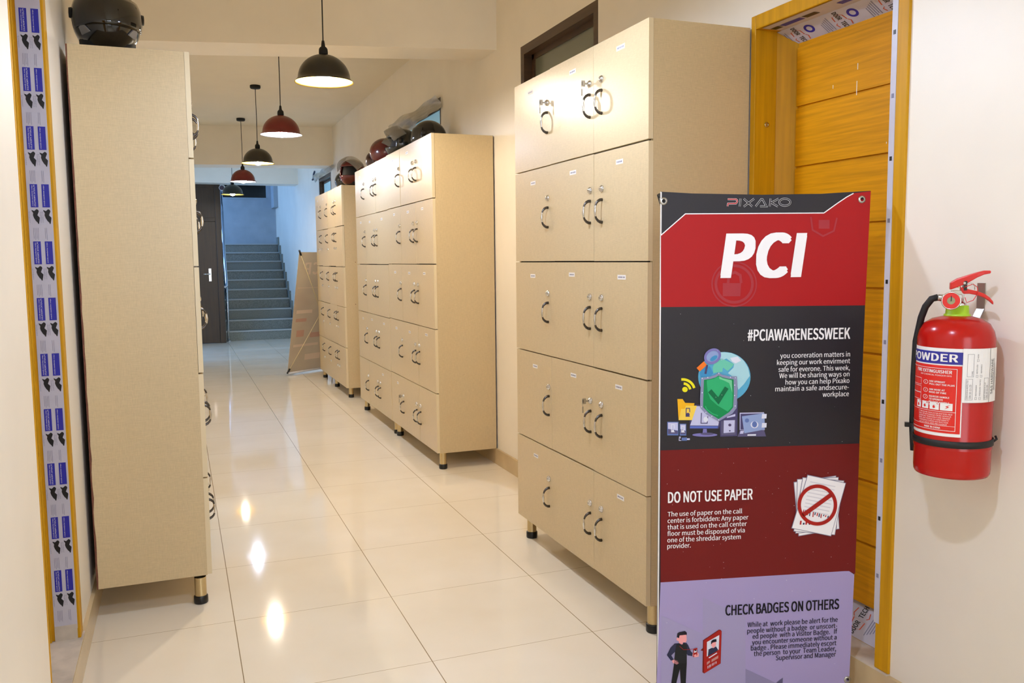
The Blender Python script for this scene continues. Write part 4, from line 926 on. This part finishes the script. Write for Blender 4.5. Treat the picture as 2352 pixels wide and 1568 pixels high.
s = MB(); s.lathe([(R_+.0015, .080), (R_+.004, .081), (R_+.004, .096), (R_+.0015, .097)], RUB, 48); s.tube([(R_+.002, -.01, .088), (R_+.010, -.006, .094), (R_+.008, .0, .10)], .003, RUB, 6); s.build('rubber_strap', fx)
s = MB(); s.lathe([(.030, .398), (.031, .402), (.027, .404), (.0255, .424), (.02, .425)], GRN, 28); s.build('neck_collar', fx)
v = MB(); v.lathe([(.020, .422), (.020, .430), (.014, .434), (.014, .452), (.0, .453)], CHROME, 24); v.box((-.016, -.010, .434), (.012, .010, .462), CHROME); v.tube([(-.014, 0, .440), (-.045, .002, .444)], .009, STEEL, 12); bevel(v.build('valve', fx), .002)
g = MB(); g.lathe([(0, -.006), (.0215, -.006), (.0225, .006), (.0205, .009), (.0195, .0075)], CHROME, 28); g.lathe([(.0195, .0072), (0, .0072)], LRED, 28); g.lathe([(.009, .0078), (0, .0078)], mat('gauge_face', '8e8f6a', .3), 16); g.box((-.001, -.001, .0078), (.001, .012, .0084), BLK)
g.lathe([(.006, -.006), (.006, -.024)], CHROME, 12)
o = g.build('pressure_gauge', fx, (-.018, -.036, .437)); o.rotation_euler = (PI/2 - .1, 0, -.25)
def lever(path, w, hgt, name):
    mb = MB(); i = len(mb.v)
    for (x, z), hh, ww in zip(path, hgt, w): mb.v += [(x, -ww, z-hh), (x, ww, z-hh), (x, ww*1.05, z+hh), (x, -ww*1.05, z+hh)]
    for k in range(len(path)-1):
        for j in range(4): a = i+k*4+j; b2 = i+k*4+(j+1) % 4; mb.face((a, b2, b2+4, a+4), LV)
    mb.face((i+3, i+2, i+1, i), LV); e = i+4*(len(path)-1); mb.face((e, e+1, e+2, e+3), LV)
    return bevel(fixn(mb.build(name, fx)), .0025)
LV = mat('red_lever_enamel', 'd3201c', .3, coat=.3)
lever([(-.019, .472), (-.004, .480), (.018, .489), (.040, .500), (.055, .5055), (.070, .507)], (.010, .011, .012, .012, .011, .007), (.009, .011, .010, .0065, .005, .0035), 'squeeze_lever')
lever([(.004, .467), (.010, .461), (.024, .459), (.042, .455), (.057, .449), (.069, .440), (.078, .430)], (.010, .011, .011, .011, .011, .010, .007), (.006, .008, .0055, .005, .005, .005, .004), 'carry_handle')
k = MB(); k.box((.011, -.0135, .462), (.018, .0135, .485), BLK); k.tube([(.012, -.016, .480), (.012, .016, .480)], .003, CHROME, 10); k.build('lever_pivot', fx)
pin = MB(); pin.tube([(.0, -.016, .470), (.0, .016, .470)], .0018, BRASS, 8); pin.tube([(.012, -.014, .470), (.030, -.018, .478), (.040, -.016, .470), (.042, -.014, .455), (.032, -.016, .438), (.018, -.014, .432), (.014, -.014, .445)], .0011, LV, 6); pin.tube([(.012, -.014, .474), (.024, -.020, .481), (.034, -.018, .473), (.034, -.016, .464)], .0009, STEEL, 6); pin.build('safety_pin', fx)
h = MB(); h.tube([(-.044, .002, .444), (-.058, .004, .440), (-.071, .010, .420), (-.079, .018, .392), (-.088, .030, .33), (-.090, .032, .24), (-.089, .032, .14), (-.088, .032, .115)], [.0085, .0085, .0085, .0085, .0085, .0085, .0085, .0095], RUB, 12); h.build('discharge_hose', fx)
nz = MB(); nz.tube([(-.088, .032, .118), (-.086, .032, .045)], [.010, .007], RUB, 12); nz.box((-.108, .024, .107), (-.080, .038, .118), BLK); nz.build('hose_nozzle', fx)
br = MB()
br.box((-.0115, -.002, -.032), (.0115, 0, .034), STEEL)
i = len(br.v); br.v += [(-.0115, -.001, -.030), (.0115, -.001, -.030), (.0115, -.020, -.062), (-.0115, -.020, -.062), (-.0115, .0005, -.032), (.0115, .0005, -.032), (.0115, -.0185, -.064), (-.0115, -.0185, -.064)]
for q in ((0, 1, 2, 3), (7, 6, 5, 4), (0, 3, 7, 4), (1, 5, 6, 2), (3, 2, 6, 7)): br.face([i+j for j in q], STEEL)
br.tube([(0, -.0022, .004), (0, -.003, .004)], .004, BLK, 12)
hb = tag(br.build('wall_bracket', None, (XR-.0005, -1.072, 1.238)), 'galvanised wall bracket holding the fire extinguisher', 'bracket'); hb.rotation_euler = (0, 0, -PI/2)

# ------------------------------------------------------------------ plastic sheets over the high windows
def sheet(name, label, y0, y1, zt, zb, x, wav, seed, m):
    rr = random.Random(seed); n = 40; mb = MB(); J = 9
    ph = [rr.uniform(0, 6) for _ in range(4)]
    for i in range(n+1):
        f = i/n; y = y0+(y1-y0)*f; t = zt(f); bt = zb(f)
        for j in range(J):
            g = j/(J-1); mb.v.append((x - .02 - wav*(.5+.5*math.sin(9*f+ph[0]+g*5)) - .6*wav*math.sin(23*f+ph[1]+3*g)*g, y + .02*math.sin(4*g+ph[2]), t+(bt-t)*g + .008*math.sin(17*f+ph[3])))
    for i in range(n):
        for j in range(J-1): a = i*J+j; mb.face((a, a+1, a+J+1, a+J), m, True)
    o = mb.build(name); return tag(o, label, 'plastic sheet', 'plastic sheets over the high windows')
sheet('plastic_sheet', 'folded grey plastic sheet hung along the window behind the helmets', 3.66, 5.32, lambda f: 2.585, lambda f: 2.47 - .05*f - (.13*max(0, f-.72)/.28), XR, .03, 3, PLAS)
sheet('plastic_sheet', 'torn strip of plastic sheet dangling over the farthest high window', 8.35, 10.05, lambda f: 2.56 - .0*f + .02*f, lambda f: 2.51 - .03*f, XR, .025, 5, PLAS)
hk = MB(); hk.tube([(XR-.006, 10.05, 2.64), (XR-.02, 10.07, 2.60), (XR-.03, 10.08, 2.52), (XR-.05, 10.0, 2.51)], .012, mat('blue_grey_hook', '3d4a66', .5), 8); tag(hk.build('wall_hook'), 'dark hook on the blue-lit wall past the farthest high window', 'hook')

# ------------------------------------------------------------------ handrail and camera by the stairs
hr = thing('handrail', 'polished steel handrail rising along the granite stairs', 'handrail', (.62, 12.62, 0))
r = MB(); r.tube([(-.075, -.03, .93), (-.03, -.03, .925), (.0, .0, .94), (.005, .06, .99), (.025, .75, 1.48), (.07, 1.9, 2.28), (.10, 2.85, 2.75)], .022, CHROME, 12); r.build('rail', hr)
for y, x, z0, z1 in ((.02, .0, 0, .95), (.95, .03, .51, 1.60), (1.9, .06, 1.02, 2.28)):
    p = MB(); p.tube([(x, y, z0), (x, y, z1)], .019, CHROME, 12); p.lathe([(.04, 0), (.04, .008), (.02, .012)], CHROME, 16, (x, y, z0+.001)); p.build('rail_post', hr)
for k in range(3):
    p = MB(); p.tube([(.0, .02, .25+.2*k), (.06, 1.9, 1.35+.27*k)], .007, STEEL, 8); p.build('infill_rod', hr)
cc = thing('security_camera', 'small white security camera above the dark door', 'camera', (.60, 12.33, 2.56))
c = MB(); c.lathe([(0, 0), (.05, 0), (.05, .02), (.0, .022)], WHITE, 20); o = c.build('camera_base', cc); o.rotation_euler = (PI/2, 0, 0)
c = MB(); c.lathe([(0, -.01), (.042, -.005), (.045, .02), (.045, .13), (.038, .14)], WHITE, 24); c.lathe([(.038, .138), (0, .138)], mat('camera_glass', '1b2540', .1), 20); o = c.build('camera_body', cc, (0, -.03, 0)); o.rotation_euler = (PI/2 + .1, 0, -.1)
